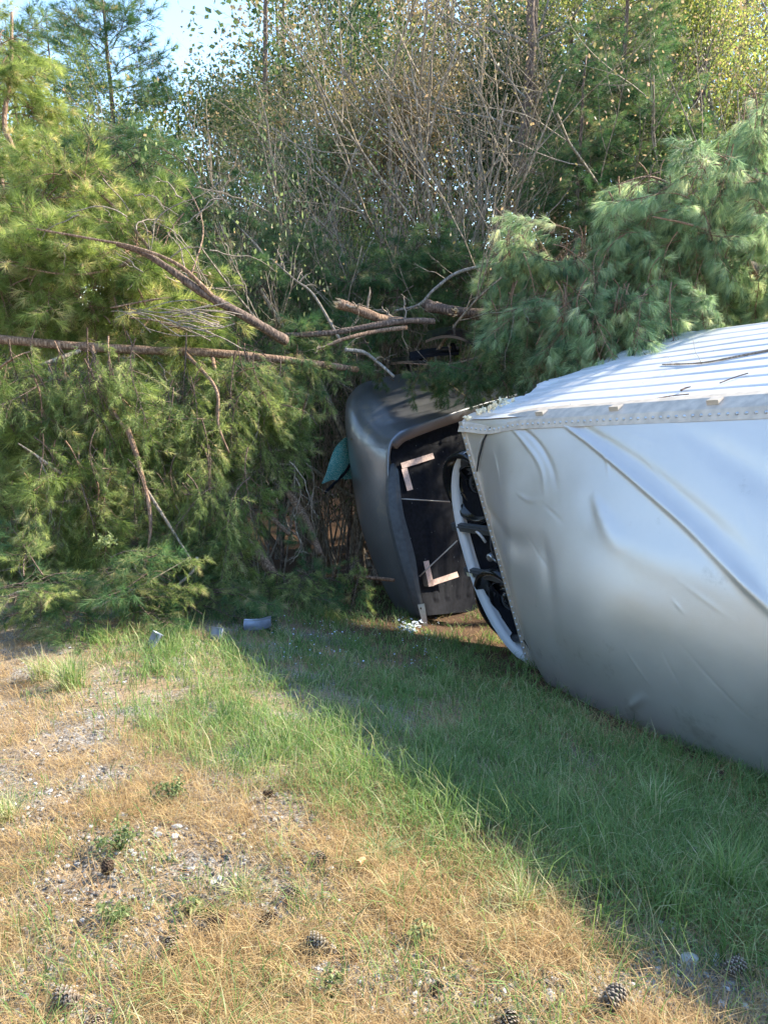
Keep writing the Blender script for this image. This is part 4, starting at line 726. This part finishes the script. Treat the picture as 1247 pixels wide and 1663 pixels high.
for a in [('dark', 190, 14.5, 120, 7.2, 'dark bushy green tree just behind the sunlit needles, under the pine top', GB, None, 1.0),
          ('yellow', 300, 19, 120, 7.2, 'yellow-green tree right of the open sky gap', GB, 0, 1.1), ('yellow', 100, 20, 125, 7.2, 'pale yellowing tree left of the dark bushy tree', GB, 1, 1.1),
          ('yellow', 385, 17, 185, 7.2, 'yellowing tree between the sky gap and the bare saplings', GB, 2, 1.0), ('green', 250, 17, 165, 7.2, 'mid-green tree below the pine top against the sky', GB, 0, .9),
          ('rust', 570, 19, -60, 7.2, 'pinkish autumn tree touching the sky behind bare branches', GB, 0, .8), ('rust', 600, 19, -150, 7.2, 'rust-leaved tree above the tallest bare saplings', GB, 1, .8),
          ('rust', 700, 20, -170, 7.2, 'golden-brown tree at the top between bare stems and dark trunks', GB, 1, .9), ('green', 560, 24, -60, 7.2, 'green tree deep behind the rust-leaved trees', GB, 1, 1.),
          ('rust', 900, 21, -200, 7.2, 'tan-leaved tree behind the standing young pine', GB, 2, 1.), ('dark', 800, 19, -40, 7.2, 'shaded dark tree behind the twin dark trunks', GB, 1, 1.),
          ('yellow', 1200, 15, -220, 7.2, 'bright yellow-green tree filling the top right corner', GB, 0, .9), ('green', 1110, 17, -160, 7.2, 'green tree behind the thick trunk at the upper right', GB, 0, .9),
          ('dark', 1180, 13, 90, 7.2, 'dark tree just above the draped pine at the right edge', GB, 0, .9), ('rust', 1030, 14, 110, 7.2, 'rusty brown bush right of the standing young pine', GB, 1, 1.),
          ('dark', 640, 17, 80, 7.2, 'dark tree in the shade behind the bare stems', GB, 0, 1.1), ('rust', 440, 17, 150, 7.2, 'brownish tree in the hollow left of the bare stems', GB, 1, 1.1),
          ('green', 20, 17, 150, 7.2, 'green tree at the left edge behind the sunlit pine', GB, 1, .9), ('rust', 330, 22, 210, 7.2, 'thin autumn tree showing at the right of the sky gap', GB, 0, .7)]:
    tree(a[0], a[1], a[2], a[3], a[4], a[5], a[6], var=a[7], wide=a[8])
for a in [('barelf', 540, 12.5, -60, 'tall bare sapling with a few pink leaves, leftmost of the tall saplings', 0), ('bare', 590, 12, -120, 'bare sapling crossing the rust-leaved trees', 0), ('bare', 625, 11, -40, 'pale bare multi-stemmed sapling in the middle of the wood', 1),
          ('bare', 690, 12, -150, 'bare sapling with arching stems left of the dark trunks', 2), ('bare', 480, 12.6, -20, 'slim bare sapling left of the centre thicket', 1), ('bare', 740, 13, -150, 'bare tree leaning across the two dark trunks', 3), ('barelf', 800, 14, -150, 'bare sapling with scattered leaves beside the dark trunks', 1),
          ('bare', 580, 10.5, 150, 'low twiggy bare sapling in front of the dark hollow', 2),
          ('barelf', 1060, 13, -100, 'bare sapling right of the standing young pine', 0), ('bare', 1150, 12.5, -40, 'thin bare stems among the yellow leaves, upper right', 2), ('bare', 660, 10.3, 130, 'grey stem cluster left of the shaded shrubs', 0)]:
    tree(a[0], a[1], a[2], a[3], 6.2, a[4], GS, 'sapling', 'bare_sapling', a[5])
for i, (px, d, top, kind, lab) in enumerate([(345, 11, 300, 'shrub', 'dark shrub behind the slanting stem'), (430, 11.5, 330, 'shrub', 'dark shrub in the hollow left of centre'), (530, 11, 340, 'shrub', 'shaded shrub above the splintered log'), (620, 10.6, 350, 'gshrub', 'green shrub under the grey stem cluster'),
          (700, 10.8, 290, 'gshrub', 'leafy green shrub left of the standing young pine'), (760, 10.8, 270, 'shrub', 'dark leafy shrub under the twin trunks'), (820, 11.2, 300, 'shrub', 'shrub between the trunks and the young pine'), (570, 12.5, 290, 'shrub', 'small dark shrub far back in the middle'),
          (660, 13, 260, 'shrub', 'dark shrub far back behind the grey stems'), (470, 12.8, 280, 'gshrub', 'dull green shrub beneath the leftmost bare sapling'), (1060, 11, 190, 'gshrub', 'tangled shrub right of the young pine'), (1150, 10.6, 170, 'shrub', 'shrub at the far right above the draped pine'), (1230, 10.5, 110, 'gshrub', 'yellowish shrub at the right edge'), (40, 11, 640, 'shrub', 'dim shrub behind the needle curtain at the left edge'), (150, 11, 600, 'shrub', 'dim shrub behind the needle curtain, second from the left'), (270, 11.4, 560, 'gshrub', 'dim shrub behind the level trunk')]):
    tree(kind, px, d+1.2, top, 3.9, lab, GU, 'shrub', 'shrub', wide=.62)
for px, d, top, kind, lab in [(255, 9.1, 300, 'pshrub', 'pale-leaved vine shrub lit among the needles'), (400, 9.6, 270, 'pshrub', 'yellow-green sprig reaching up from the hollow'), (440, 9.8, 265, 'pshrub', 'slender leafy stem beside the yellow-green sprig'), (300, 9.0, 370, 'pshrub', 'small whitish-leaved shrub by the slanting stem')]:
    tree(kind, px, d, top, 3.8, lab, 'pale sprigs behind the fallen pines', 'shrub', 'leafy_sprig', wide=.6)
for px, d, top, lab in [(380, 9.8, 340, 'grey brushwood behind the slanting stem'), (490, 9.9, 380, 'tan brushwood over the curved limb'), (600, 9.8, 330, 'brushwood between log and bare stems'), (680, 9.9, 300, 'pale brushwood below the dark trunks'), (540, 10.2, 250, 'thicket of grey twigs in the middle'), (740, 10.3, 260, 'brushwood right of the thicket')]:
    tree('brush', px, d+.6, top, 4.1, lab, 'dead brushwood in the hollow', 'brushwood', 'brushwood', wide=.6)

# dark standing trunks
def standing_trunk(px, d, rad, lab, seed, lean=0.):
    r = np.random.RandomState(seed); base = ground_at(px, d); P = crooked(base-np.array([0, 0, .2]), base+np.array([lean, .3, 11.]), [0, 0, 0], r, 26, .012); o = empty('standing_tree', base, lab, 'tree', 'tall dark trunks behind')
    b = Buf(); tube(b, P, np.linspace(rad, rad*.45, 26), 12); hang(link_obj('trunk', b.mesh('trunk', [M_BARKP])), o); b = Buf(); tips = []
    for k in range(7): i = r.randint(8, 24); grow(b, P[i], nrm([r.randn(), r.randn()*.5-.3, .5]), r.uniform(1.2, 2.4), rad*.25, 2, r, tips, .3, (3, 4), .13, .7, 5)
    hang(link_obj('limbs', b.mesh('limbs', [M_BARKG])), o)
    T = np.array(tips); i = r.randint(len(T), size=4500); b = Buf(); leaves(b, T[i]+r.randn(4500, 3)*.22, .048, r, 0, r.rand(4500)); hang(link_obj('crown', b.mesh('crown', [M_L['rust']])), o)
standing_trunk(832, 14.0, .125, 'left of two dark trunks standing left of the young pine', 61, .2); standing_trunk(862, 14.6, .10, 'right of two dark trunks standing left of the young pine', 62, -.1)
standing_trunk(1110, 15.5, .21, 'thickest grey trunk at the upper right', 63, .1); standing_trunk(1068, 16, .11, 'slim trunk left of the thickest grey trunk', 64, -.3); standing_trunk(890, 17, .08, 'slim dark trunk behind the young pine', 65, .3); standing_trunk(1215, 17, .12, 'dim trunk in the top right corner', 66, .1)

# standing pines: trunk with whorls of boughs
def standing_pine(px, d, top, low, width, meshes, lab, seed, n=110, sc_=1., updir=.25, name='pine_tree', group='standing pines'):
    r = np.random.RandomState(seed); base = ground_at(px, d); topz = at(px, top, d)[2]; z0 = at(px, low, d)[2]; H = topz-base[2]; o = empty(name, base, lab, 'pine tree', group); P = crooked(base-[0, 0, .2], base+np.array([0, 0, H]), [0, 0, 0], r, 20, .01); b = Buf(); tube(b, P, np.linspace(.022*H*.55, .012, 20), 9); hang(link_obj('trunk', b.mesh('trunk', [M_BARKP])), o)
    for i in range(n):
        t = (i+r.rand())/n; z = z0+(topz-z0)*t; reach = width*(1-t)**.8*(.65+.5*r.rand())+.12; a = r.rand()*6.283; D = np.array([math.cos(a), math.sin(a), updir+.5*t]); c = np.array([base[0], base[1], z]); s = max(.4, min(1.25, reach))*sc_
        put(meshes[r.randint(len(meshes))], 'bough', frame(c+nrm(D)*max(0, reach-s*.95), D, s, r.uniform(-.4, .4)), o)
        if reach > 1.4 and r.rand() < .5: put(meshes[r.randint(len(meshes))], 'bough', frame(c+nrm(D)*reach*.15, D+r.randn(3)*.2, s, 0), o)
    return o
standing_pine(985, 12.2, -70, 380, 1.25, LONGG, 'young green pine standing at the upper right behind the draped boughs', 71, 130, 1.05)
standing_pine(930, 11.0, 120, 400, .75, LONGG, 'smaller young pine at the foot of the standing green pine', 72, 50)
standing_pine(20, 10.5, -60, 330, .55, LONGY, 'sunlit pine rising along the left edge of the sky', 73, 50)
standing_pine(205, 24, -70, 260, 2.3, FARP, 'pine crown standing highest against the blue sky', 74, 80, 1.15, .30)
standing_pine(118, 27, 55, 150, 1.5, FARP, 'small dark conifer against the sky, left of the highest pine', 75, 32, 1.2, .1)
standing_pine(55, 30, 60, 160, 1.6, FARP, 'distant conifer just right of the sunlit pine', 76, 26, 1.2, .1)
pineM = empty('young_pines', ground_at(540, 10.0), 'soft dark green young pine boughs in the shade behind the broken logs', 'pine tree', 'standing pines'); pineM.name = 'pine_tree.900'
b = Buf(); r = np.random.RandomState(77)
for q in ((440, 10.0), (560, 10.2), (700, 10.4)):
    g = ground_at(*q); tube(b, crooked(g-[0, 0, .1], g+np.array([.1, 0, 2.3]), [0, 0, 0], r, 12, .03), np.linspace(.035, .012, 12), 6)
hang(link_obj('trunk', b.mesh('trunk', [M_BARKP])), pineM)
clump(pineM, LONGG, [(430, 470, 9.7, 70, 55, .5, 22), (560, 455, 10.1, 110, 50, .6, 30), (690, 440, 10.3, 90, 55, .6, 24), (480, 420, 10.2, 60, 45, .5, 12), (760, 470, 10.0, 50, 50, .5, 12), (640, 490, 9.7, 60, 25, .4, 8), (400, 560, 8.6, 80, 30, .4, 12), (570, 560, 9., 60, 22, .4, 7)], r, .7, -.05, .8)



# the wood further up the bank reads as one mass
b = Buf(); cols = ['dark', 'green', 'yellow', 'rust']; bufs = {c: Buf() for c in cols}; r = np.random.RandomState(88)
for i in range(64):
    d = r.uniform(21, 34); px = r.uniform(-260, 1500)
    if px < 420 and d > 0: top = r.uniform(150, 230)
    else: top = r.uniform(-260, 60)
    base = ground_at(px, d); H = at(px, top, d)[2]-base[2]; c = cols[r.choice(4, p=[.10, .05, .25, .60] if 330 < px < 1050 else [.25, .27, .36, .12])]; n = 2400; q = nrm(r.randn(n, 3))*(r.rand(n, 1)**.4); ctr = base+np.array([0, 0, H*.55]); nz = (1+.35*vnoise(q[:, 0]*3+i, q[:, 2]*3, i))[:, None]; C = ctr+q*np.array([2.3, 2.3, H*.5])*nz*.85
    cl = r.randn(120, 3)*.3; C = C + cl[(np.arange(n)*7) % 120]; C[:, 2] = np.maximum(C[:, 2], base[2]+.1); leaves(bufs[c], C, .17, r, 0, vnoise(C[:, 0]*1.2, C[:, 2]*1.2, i)*.7+.3*r.rand(n))
    tube(b, crooked(base-[0, 0, .2], base+np.array([r.randn()*.4, 0, H*.9]), [0, 0, 0], r, 8, .02), np.linspace(.13, .04, 8), 5, 0, .5, False)
woods = Buf()
for k_, c in enumerate(cols):
    q = bufs[c]
    for V, F, A in zip(q.V, q.T, q.A): pass
    if q.n: woods.add(np.concatenate(q.V), np.concatenate(q.T), k_+1, np.concatenate(q.A))
woods.add(np.concatenate(b.V), np.concatenate(b.T), 0, .5)
link_obj('woods', woods.mesh('woods', [M_BARKP]+[M_L[c] for c in cols]), (), None, 'mixed wood climbing the bank far behind the wreck', None, None, 'stuff')

# unseen wood added across the road to give the trailer's metal tan reflections
r = np.random.RandomState(89); wb = Buf()
for i in range(46):
    w0 = r.uniform(-34, -17); t0 = r.uniform(-34, 30); x = .85*w0+.527*t0; y = .527*w0-.85*t0
    if t0 < -7: x -= .85*.03*min(-t0-7, 25)**2; y -= .527*.03*min(-t0-7, 25)**2
    base = np.array([x, y, float(G(x, y))]); H = r.uniform(6, 9); n = 1500; q = nrm(r.randn(n, 3))*(r.rand(n, 1)**.4); C = base+np.array([0, 0, H*.55])+q*np.array([2.4, 2.4, H*.47])
    leaves(wb, C, .26, r, r.choice([1, 2, 2, 1]), vnoise(C[:, 0]*1.2, C[:, 2]*1.2, i)*.7+.3*r.rand(n)); tube(wb, crooked(base-[0, 0, .2], base+np.array([0, 0, H*.9]), [0, 0, 0], r, 6, .02), np.linspace(.14, .05, 6), 5, 0, .5, False)
link_obj('reflected_woods', wb.mesh('reflected_woods', [M_BARKP, M_L['yellow'], M_L['rust']]), (), None, 'unseen autumn wood across the road, added to be mirrored in the trailer metal', None, None, 'stuff')

# ------------------------------------------------------------------ small things on the verge
M_CONED = leafy('dark_cone_scale', [(0, (.040, .022, .015)), (.5, (.10, .055, .035)), (1, (.38, .28, .20))], 0, .7, .2)
M_CONEG = leafy('grey_cone_scale', [(0, (.05, .035, .025)), (.4, (.25, .20, .155)), (1, (.56, .48, .40))], 0, .8, .2)
def cone_mesh(seed, m_, open_=.6):
    r = np.random.RandomState(seed); b = Buf(); n = 78; L = .064
    prof = [(.010, 0), (.018, .012), (.019, .028), (.012, .046), (.002, .056)]; lathe(b, np.zeros(3), np.array([0, 0, 1.]), [(a*.62, h) for a, h in prof], 12, 0)
    for i in range(n):
        t = (i+.5)/n; a = i*2.39996; z = L*t; R = .022*math.sin(math.pi*min(1, .18+.82*(1-t)*.98+.02))**.6 if t > .25 else .022*(.62+1.5*t); rad = R*.75; o = np.array([math.cos(a)*rad*.6, math.sin(a)*rad*.6, z]); out_ = np.array([math.cos(a), math.sin(a), .65-1.1*(1-t)*open_*.4]); out_ = nrm(out_); s = np.array([-math.sin(a), math.cos(a), 0]); l = R*.72+.004; w = .0072*(1.1-.5*t); up = np.cross(s, out_)*-1
        e = o+out_*l; V = [o-s*w*.4, o+s*w*.4, e+s*w, e-s*w, e+out_*.0035+up*.003, e-up*.002]; b.add(V, [(0, 1, 2), (0, 2, 3), (3, 2, 4), (2, 5, 4), (5, 3, 4), (0, 5, 1), (0, 3, 5), (1, 5, 2)], 0, [.0, .0, .35, .35, .85, .15])
    return b.mesh('pine_cone', [m_])
CD = cone_mesh(1, M_CONED); CG = cone_mesh(2, M_CONEG)
cones = [(176, 1424, 0, 1.0, 'dark brown pine cone lying alone in the left gravel'), (337, 1503, 0, 1.0, 'dark pine cone beside a small green weed, left of centre'), (449, 1489, 0, 1.0, 'dark pine cone just below a grey open cone'), (465, 1450, 1, 1.05, 'grey open pine cone just above a dark one'),
 (518, 1392, 1, .9, 'grey pine cone left of the green needle sprig'), (279, 1534, 1, 1.15, 'grey-tan pine cone left of centre in the dry grass'), (530, 1550, 1, 1.15, 'plump tan pine cone at bottom centre'), (127, 1641, 1, 1.3, 'largest tan pine cone, in the bottom left corner'), (160, 1657, 1, .9, 'cone cut by the bottom edge beside the largest one'),
 (427, 1293, 0, .8, 'small dark cone at the upper edge of the dry grass'), (1112, 1392, 1, 1.0, 'dark cone with pale scale tips in the tall green grass'), (1168, 1266, 0, .95, 'dark cone in the shade below the trailer, the lower right one'), (1117, 1223, 0, .95, 'dark cone close under the trailer belly'), (1176, 1585, 1, 1.1, 'weathered cone in straw near the right edge'),
 (985, 1645, 1, 1.3, 'pale cone at the bottom edge, right of the needle tuft'), (828, 1654, 1, 1.2, 'tan cone standing on the bottom edge beside a needle tuft'), (612, 1284, 0, .8, 'dark cone where green and dry grass meet'), (701, 1613, 0, .6, 'tiny dark cone among pale stones at the bottom')]
rc = np.random.RandomState(3)
for px, py, g_, s, lab in cones:
    P, d = gp(px, py+8); a = rc.rand()*6.28; o = put(CG if g_ else CD, 'pine_cone', Matrix.Translation(Vector((P[0], P[1], G(P[0], P[1])+(.035 if py < 1430 else .026)*s))) @ Matrix.Rotation(a, 4, 'Z') @ Matrix.Rotation(1.35+.3*rc.rand(), 4, 'X') @ Matrix.Scale(.78*s, 4), None); tag(o, lab, 'pine cone', 'pine cones on the verge')
# single stones
for px, py, s, lab in [(258, 1358, .017, 'white stone, left of three in the grey patch'), (288, 1346, .019, 'white stone, top of three in the grey patch'), (284, 1362, .015, 'flat grey stone, lowest of three in the grey patch'), (1118, 1562, .026, 'whitish lump of stone at the lower right'), (890, 1622, .022, 'flat pale stone at the bottom, right of centre'), (763, 1568, .014, 'small white pebble right of the bottom centre'),
                  (866, 1578, .012, 'small round pale pebble between cone and straw'), (613, 1588, .013, 'pale pebble under the plump tan cone'), (200, 1330, .020, 'long pale stone at the upper left of the grey patch')]:
    P, d = gp(px, py); b = Buf(); b.add(ICO*(1+.14*rc.randn(12, 1))*s*np.array([1.2, .95, .6]), ICF, 0, .85+.15*rc.rand(), False); o = link_obj('stone', b.mesh('stone', [M_STONE]), (), None, lab, 'stone', 'stones in the dry grass'); o.location = (P[0], P[1], G(P[0], P[1])+s*.35); o.rotation_euler = (0, 0, rc.rand()*6)
# small weeds
def weed_mesh(seed, n, R, size, col):
    r = np.random.RandomState(seed); b = Buf(); C = []
    for k in range(n):
        a = r.rand()*6.28; q = R*math.sqrt(r.rand()); tip = np.array([math.cos(a)*q, math.sin(a)*q, R*r.uniform(.25, .9)]); P = crooked([0, 0, 0], tip, [0, 0, R*.2], r, 6, .05); tube(b, P, np.linspace(.0016, .0008, 6), 3, 1, .5, False); C += [P[-1], P[-2], P[3]]
    C = np.repeat(np.array(C), 3, 0)+r.randn(len(C)*3, 3)*size*.5; C[:, 2] = np.abs(C[:, 2]); leaves(b, C, size, r, 0); return b.mesh('weed', [M_L[col], M_L['green']])
WE = [weed_mesh(1, 16, .07, .020, 'pale'), weed_mesh(2, 22, .10, .018, 'pale'), weed_mesh(3, 9, .045, .028, 'pale'), weed_mesh(4, 14, .06, .022, 'green')]
for px, py, k, s, lab in [(313, 1488, 2, .9, 'tiny bright weed beside a dark cone'), (243, 1588, 3, .55, 'dark green seedling at the lower left'), (681, 1530, 2, 1.0, 'upright pale sprout right of the bottom centre'), (528, 1622, 0, .9, 'feathery weed near the bottom centre'), (280, 1302, 1, .9, 'low feathery weed in the upper dry grass'), (188, 1500, 0, .9, 'yellowish weed by the curved twig'),
                     (352, 1490, 3, .6, 'small dull weed right of a dark cone'), (196, 1385, 1, 1.0, 'spreading pale weed above the lone dark cone'), (1215, 1520, 1, .9, 'leafy weed low in the right-hand grass'), (970, 1460, 3, 1.0, 'broad-leaved weed in the green grass'), (175, 890, 0, 1.6, 'pale-leaved sprig poking from the boughs at left'), (395, 955, 0, 1.4, 'whitish leaves low in the boughs near the debris')]:
    P, d = gp(px, py); z = G(P[0], P[1])
    if py < 1000: P = at(px, py, 6.3 if px < 300 else 7.0); z = P[2]
    o = put(WE[k], 'weed', Matrix.Translation(Vector((P[0], P[1], z))) @ Matrix.Rotation(rc.rand()*6, 4, 'Z') @ Matrix.Scale(s, 4), None); tag(o, lab, 'weed', 'small weeds')
# tufts: needle sprigs and tall lit grass
def sprig(px, py, n, L, w, m_, lab, name, cat, lean=1.1, v=.5, seed=0, group=None):
    r = np.random.RandomState(seed); P, d = gp(px, py); b = Buf(); a = r.rand(n)*6.283; el = np.clip(r.normal(lean, .3, n), .1, 1.5); D = np.stack([np.cos(a)*np.sin(el), np.sin(a)*np.sin(el), np.cos(el)], 1); B = r.randn(n, 3)*[.02, .02, 0]*(L/.15); l = L*r.uniform(.6, 1.1, n)
    s = nrm(np.cross(D, [0, 0, 1.]))*w/2; mid = B+D*l[:, None]*.55; tip = mid+nrm(D*[1, 1, .3])*l[:, None]*.5; V = np.stack([B-s, B+s, mid+s*.8, mid-s*.8, tip], 1).reshape(-1, 3); i = np.arange(n)*5; F = np.concatenate([np.stack([i, i+1, i+2], 1), np.stack([i, i+2, i+3], 1), np.stack([i+3, i+2, i+4], 1)])
    b.add(V, F, 0, np.repeat(np.clip(v+.2*r.randn(n), 0, 1), 5)); o = link_obj(name, b.mesh(name, [m_]), (), None, lab, cat, group); o.location = (P[0], P[1], G(P[0], P[1])); return o
sprig(618, 1395, 190, .13, .0024, M_NEEDLEB, 'green pine needle sprig lying where dry meets green grass', 'needle_sprig', 'pine sprig', 1.25, .65, 1, 'fallen needle sprigs')
sprig(850, 1655, 90, .055, .002, M_NEEDLEB, 'small dark green needle tuft at the bottom edge', 'needle_sprig', 'pine sprig', 1.2, .4, 2, 'fallen needle sprigs')
GT = 'tufts of grass on the shoulder'
sprig(118, 1118, 260, .26, .0048, M_GREEN, 'tall yellow-green grass tuft glowing in the sun at left', 'grass_tuft', 'grass tuft', .45, .78, 3, GT); sprig(70, 1105, 160, .22, .0045, M_GREEN, 'grass tuft left of the tallest glowing one', 'grass_tuft', 'grass tuft', .5, .8, 4, GT)
sprig(395, 1455, 90, .14, .0030, M_GREEN, 'spidery green tuft above the grey open cone', 'grass_tuft', 'grass tuft', 1.0, .8, 5, GT); sprig(250, 1180, 80, .14, .003, M_GREEN, 'small tuft in the lit dry grass', 'grass_tuft', 'grass tuft', .9, .75, 6, GT)
sprig(12, 1330, 150, .15, .0034, M_GREEN, 'yellow-green tuft at the left edge', 'grass_tuft', 'grass tuft', .7, .82, 7, GT); sprig(850, 1480, 120, .17, .0030, M_GREEN, 'upright pale tuft at the foot of the green slope', 'grass_tuft', 'grass tuft', .55, .85, 8, GT)
sprig(1060, 1330, 120, .24, .0045, M_GREEN, 'long-bladed green tuft in the middle of the slope', 'grass_tuft', 'grass tuft', .6, .6, 9, GT); sprig(1180, 1460, 150, .26, .0048, M_GREEN, 'large green tuft near the right edge', 'grass_tuft', 'grass tuft', .55, .6, 10, GT)
# twig, dead leaf
P = np.array([gp(*p)[0]+[0, 0, .012] for p in [(108, 1462), (150, 1490), (190, 1540), (207, 1580), (206, 1640), (192, 1662)]]); b = Buf(); tube(b, catmull(P, 30), np.linspace(.0022, .0038, 30), 6); o = link_obj('thin_twig', b.mesh('thin_twig', [M_BARKG]), (), None, 'long thin curved twig on the gravel at lower left', 'twig')
P, d = gp(586, 1420); b = Buf(); th = np.linspace(0, 2*math.pi, 15)[:-1]; rr = .030*(.7+.3*np.abs(np.sin(th*2.5))); V = np.stack([rr*np.cos(th), .5*rr*np.sin(th), .012*np.cos(2*th)], 1)
b.add(np.vstack([V, [0, 0, .006]]), [(14, i, (i+1) % 14) for i in range(14)], 0, .7); o = link_obj('dead_leaf', b.mesh('dead_leaf', [simple('tan_dead_leaf', (.58, .36, .18), .7, 0, 60, .2)]), (), None, 'curled orange-tan dead leaf beside the green needle sprig', 'leaf'); o.location = (P[0], P[1], G(P[0], P[1])+.05); o.rotation_euler = (.8, .3, 1.2)

# ------------------------------------------------------------------ debris from the crash
def debris(name, px, py, lab, cat, group='vehicle debris in the grass'):
    P, d = gp(px, py); return empty(name, (P[0], P[1], G(P[0], P[1])), lab, cat, group), P
M_DEB = simple('grey_blue_plastic', (.24, .27, .34), .35, 0, 12, .25)
for px, py, s, lab, rz in ((252, 1052, 1., 'small grey plastic cup-shaped part, leftmost of the debris', .4), (350, 1042, .95, 'grey plastic socket tipped over, middle piece of debris', 1.3)):
    o, P = debris('plastic_fragment', px, py, lab, 'debris'); b = Buf(); c = np.array([P[0], P[1], G(P[0], P[1])+.065]); axd = nrm([math.cos(rz)*.5, .35, .8])
    lathe(b, c-axd*.05*s, axd, [(.0, 0), (.030*s, 0), (.036*s, .05*s), (.042*s, .10*s), (.046*s, .102*s), (.037*s, .098*s), (.028*s, .01)], 14); hang(link_obj('shell', b.mesh('shell', [M_DEB])), o)
    b = Buf(); U_ = nrm(np.cross(axd, [0, 0, 1])); obox(b, c+U_*.035*s-axd*.04, U_*.03, axd*.09*s, np.cross(U_, axd)*.012); obox(b, c-axd*.05+U_*.0, U_*.07, np.cross(U_, axd)*.02, -axd*.006); hang(link_obj('flange', b.mesh('flange', [M_DEB])), o)
o, P = debris('bumper_strip', 418, 1040, 'curved dark blue-grey strip of trim with a bright rim, rightmost of the debris', 'debris')
b = Buf(); C = catmull([at(398, 1045, 6.25), at(418, 1040, 6.3), at(432, 1030, 6.38), at(441, 1017, 6.45)], 20); C[:, 2] = np.maximum(C[:, 2], G(C[:, 0], C[:, 1])+.09)
V = np.stack([C+[0, 0, -.055], C+[0, -.03, -.01], C+[0, -.01, .03], C+[0, .02, .035]], 1)*1.; gridmesh(b, V); gridmesh(b, V+[0, .006, 0], flip=True); hang(link_obj('strip', b.mesh('strip', [M_DEB])), o)
b = Buf(); tube(b, C+[0, -.005, .036], .004, 5); hang(link_obj('rim', b.mesh('rim', [M_STEEL])), o)
M_SHARD = simple('bluish_white_plastic', (.62, .70, .82), .4, 0, 20, .2)
b = Buf(); r = np.random.RandomState(31)
for i in range(260):
    if i < 85: q = gp(668+r.randn()*11, 1022+r.randn()*5.5)[0]
    else: q = gp(r.uniform(430, 720), r.uniform(1010, 1090))[0]
    s_ = r.uniform(.008, .030) if i < 85 else r.uniform(.004, .012); a = nrm(r.randn(3)*[1, 1, .35]); c = nrm(np.cross(a, [0, 0, 1])+r.randn(3)*.2); o_ = np.array([q[0], q[1], G(q[0], q[1])+r.uniform(.02, .07)]); b.add([o_+a*s_, o_+c*s_*.7, o_-a*s_*.6, o_-c*s_, o_-[0, 0, .004]], [(0, 1, 2), (0, 2, 3), (0, 4, 1), (1, 4, 2), (2, 4, 3), (3, 4, 0)])
link_obj('plastic_shards', b.mesh('plastic_shards', [M_SHARD]), (), None, 'bluish white plastic shards in the grass below the cab', None, None, 'stuff')
# bits lying on the trailer's white side
b = Buf()
for i in range(90):
    x_ = r.uniform(.1, 3.2); y_ = r.uniform(.05, 2.2); c = A0-FW*x_-RO*y_+SU*.012; a = nrm(-FW*r.randn()-RO*r.randn()); L = r.uniform(.03, .10); s_ = np.cross(a, SU)*.0022; b.add([c-s_, c+s_, c+a*L+SU*.004], [(0, 1, 2)], 0, r.rand())
link_obj('needle_litter', b.mesh('needle_litter', [M_LITTER]), (), None, 'brown needles scattered on the white trailer side', None, None, 'stuff')
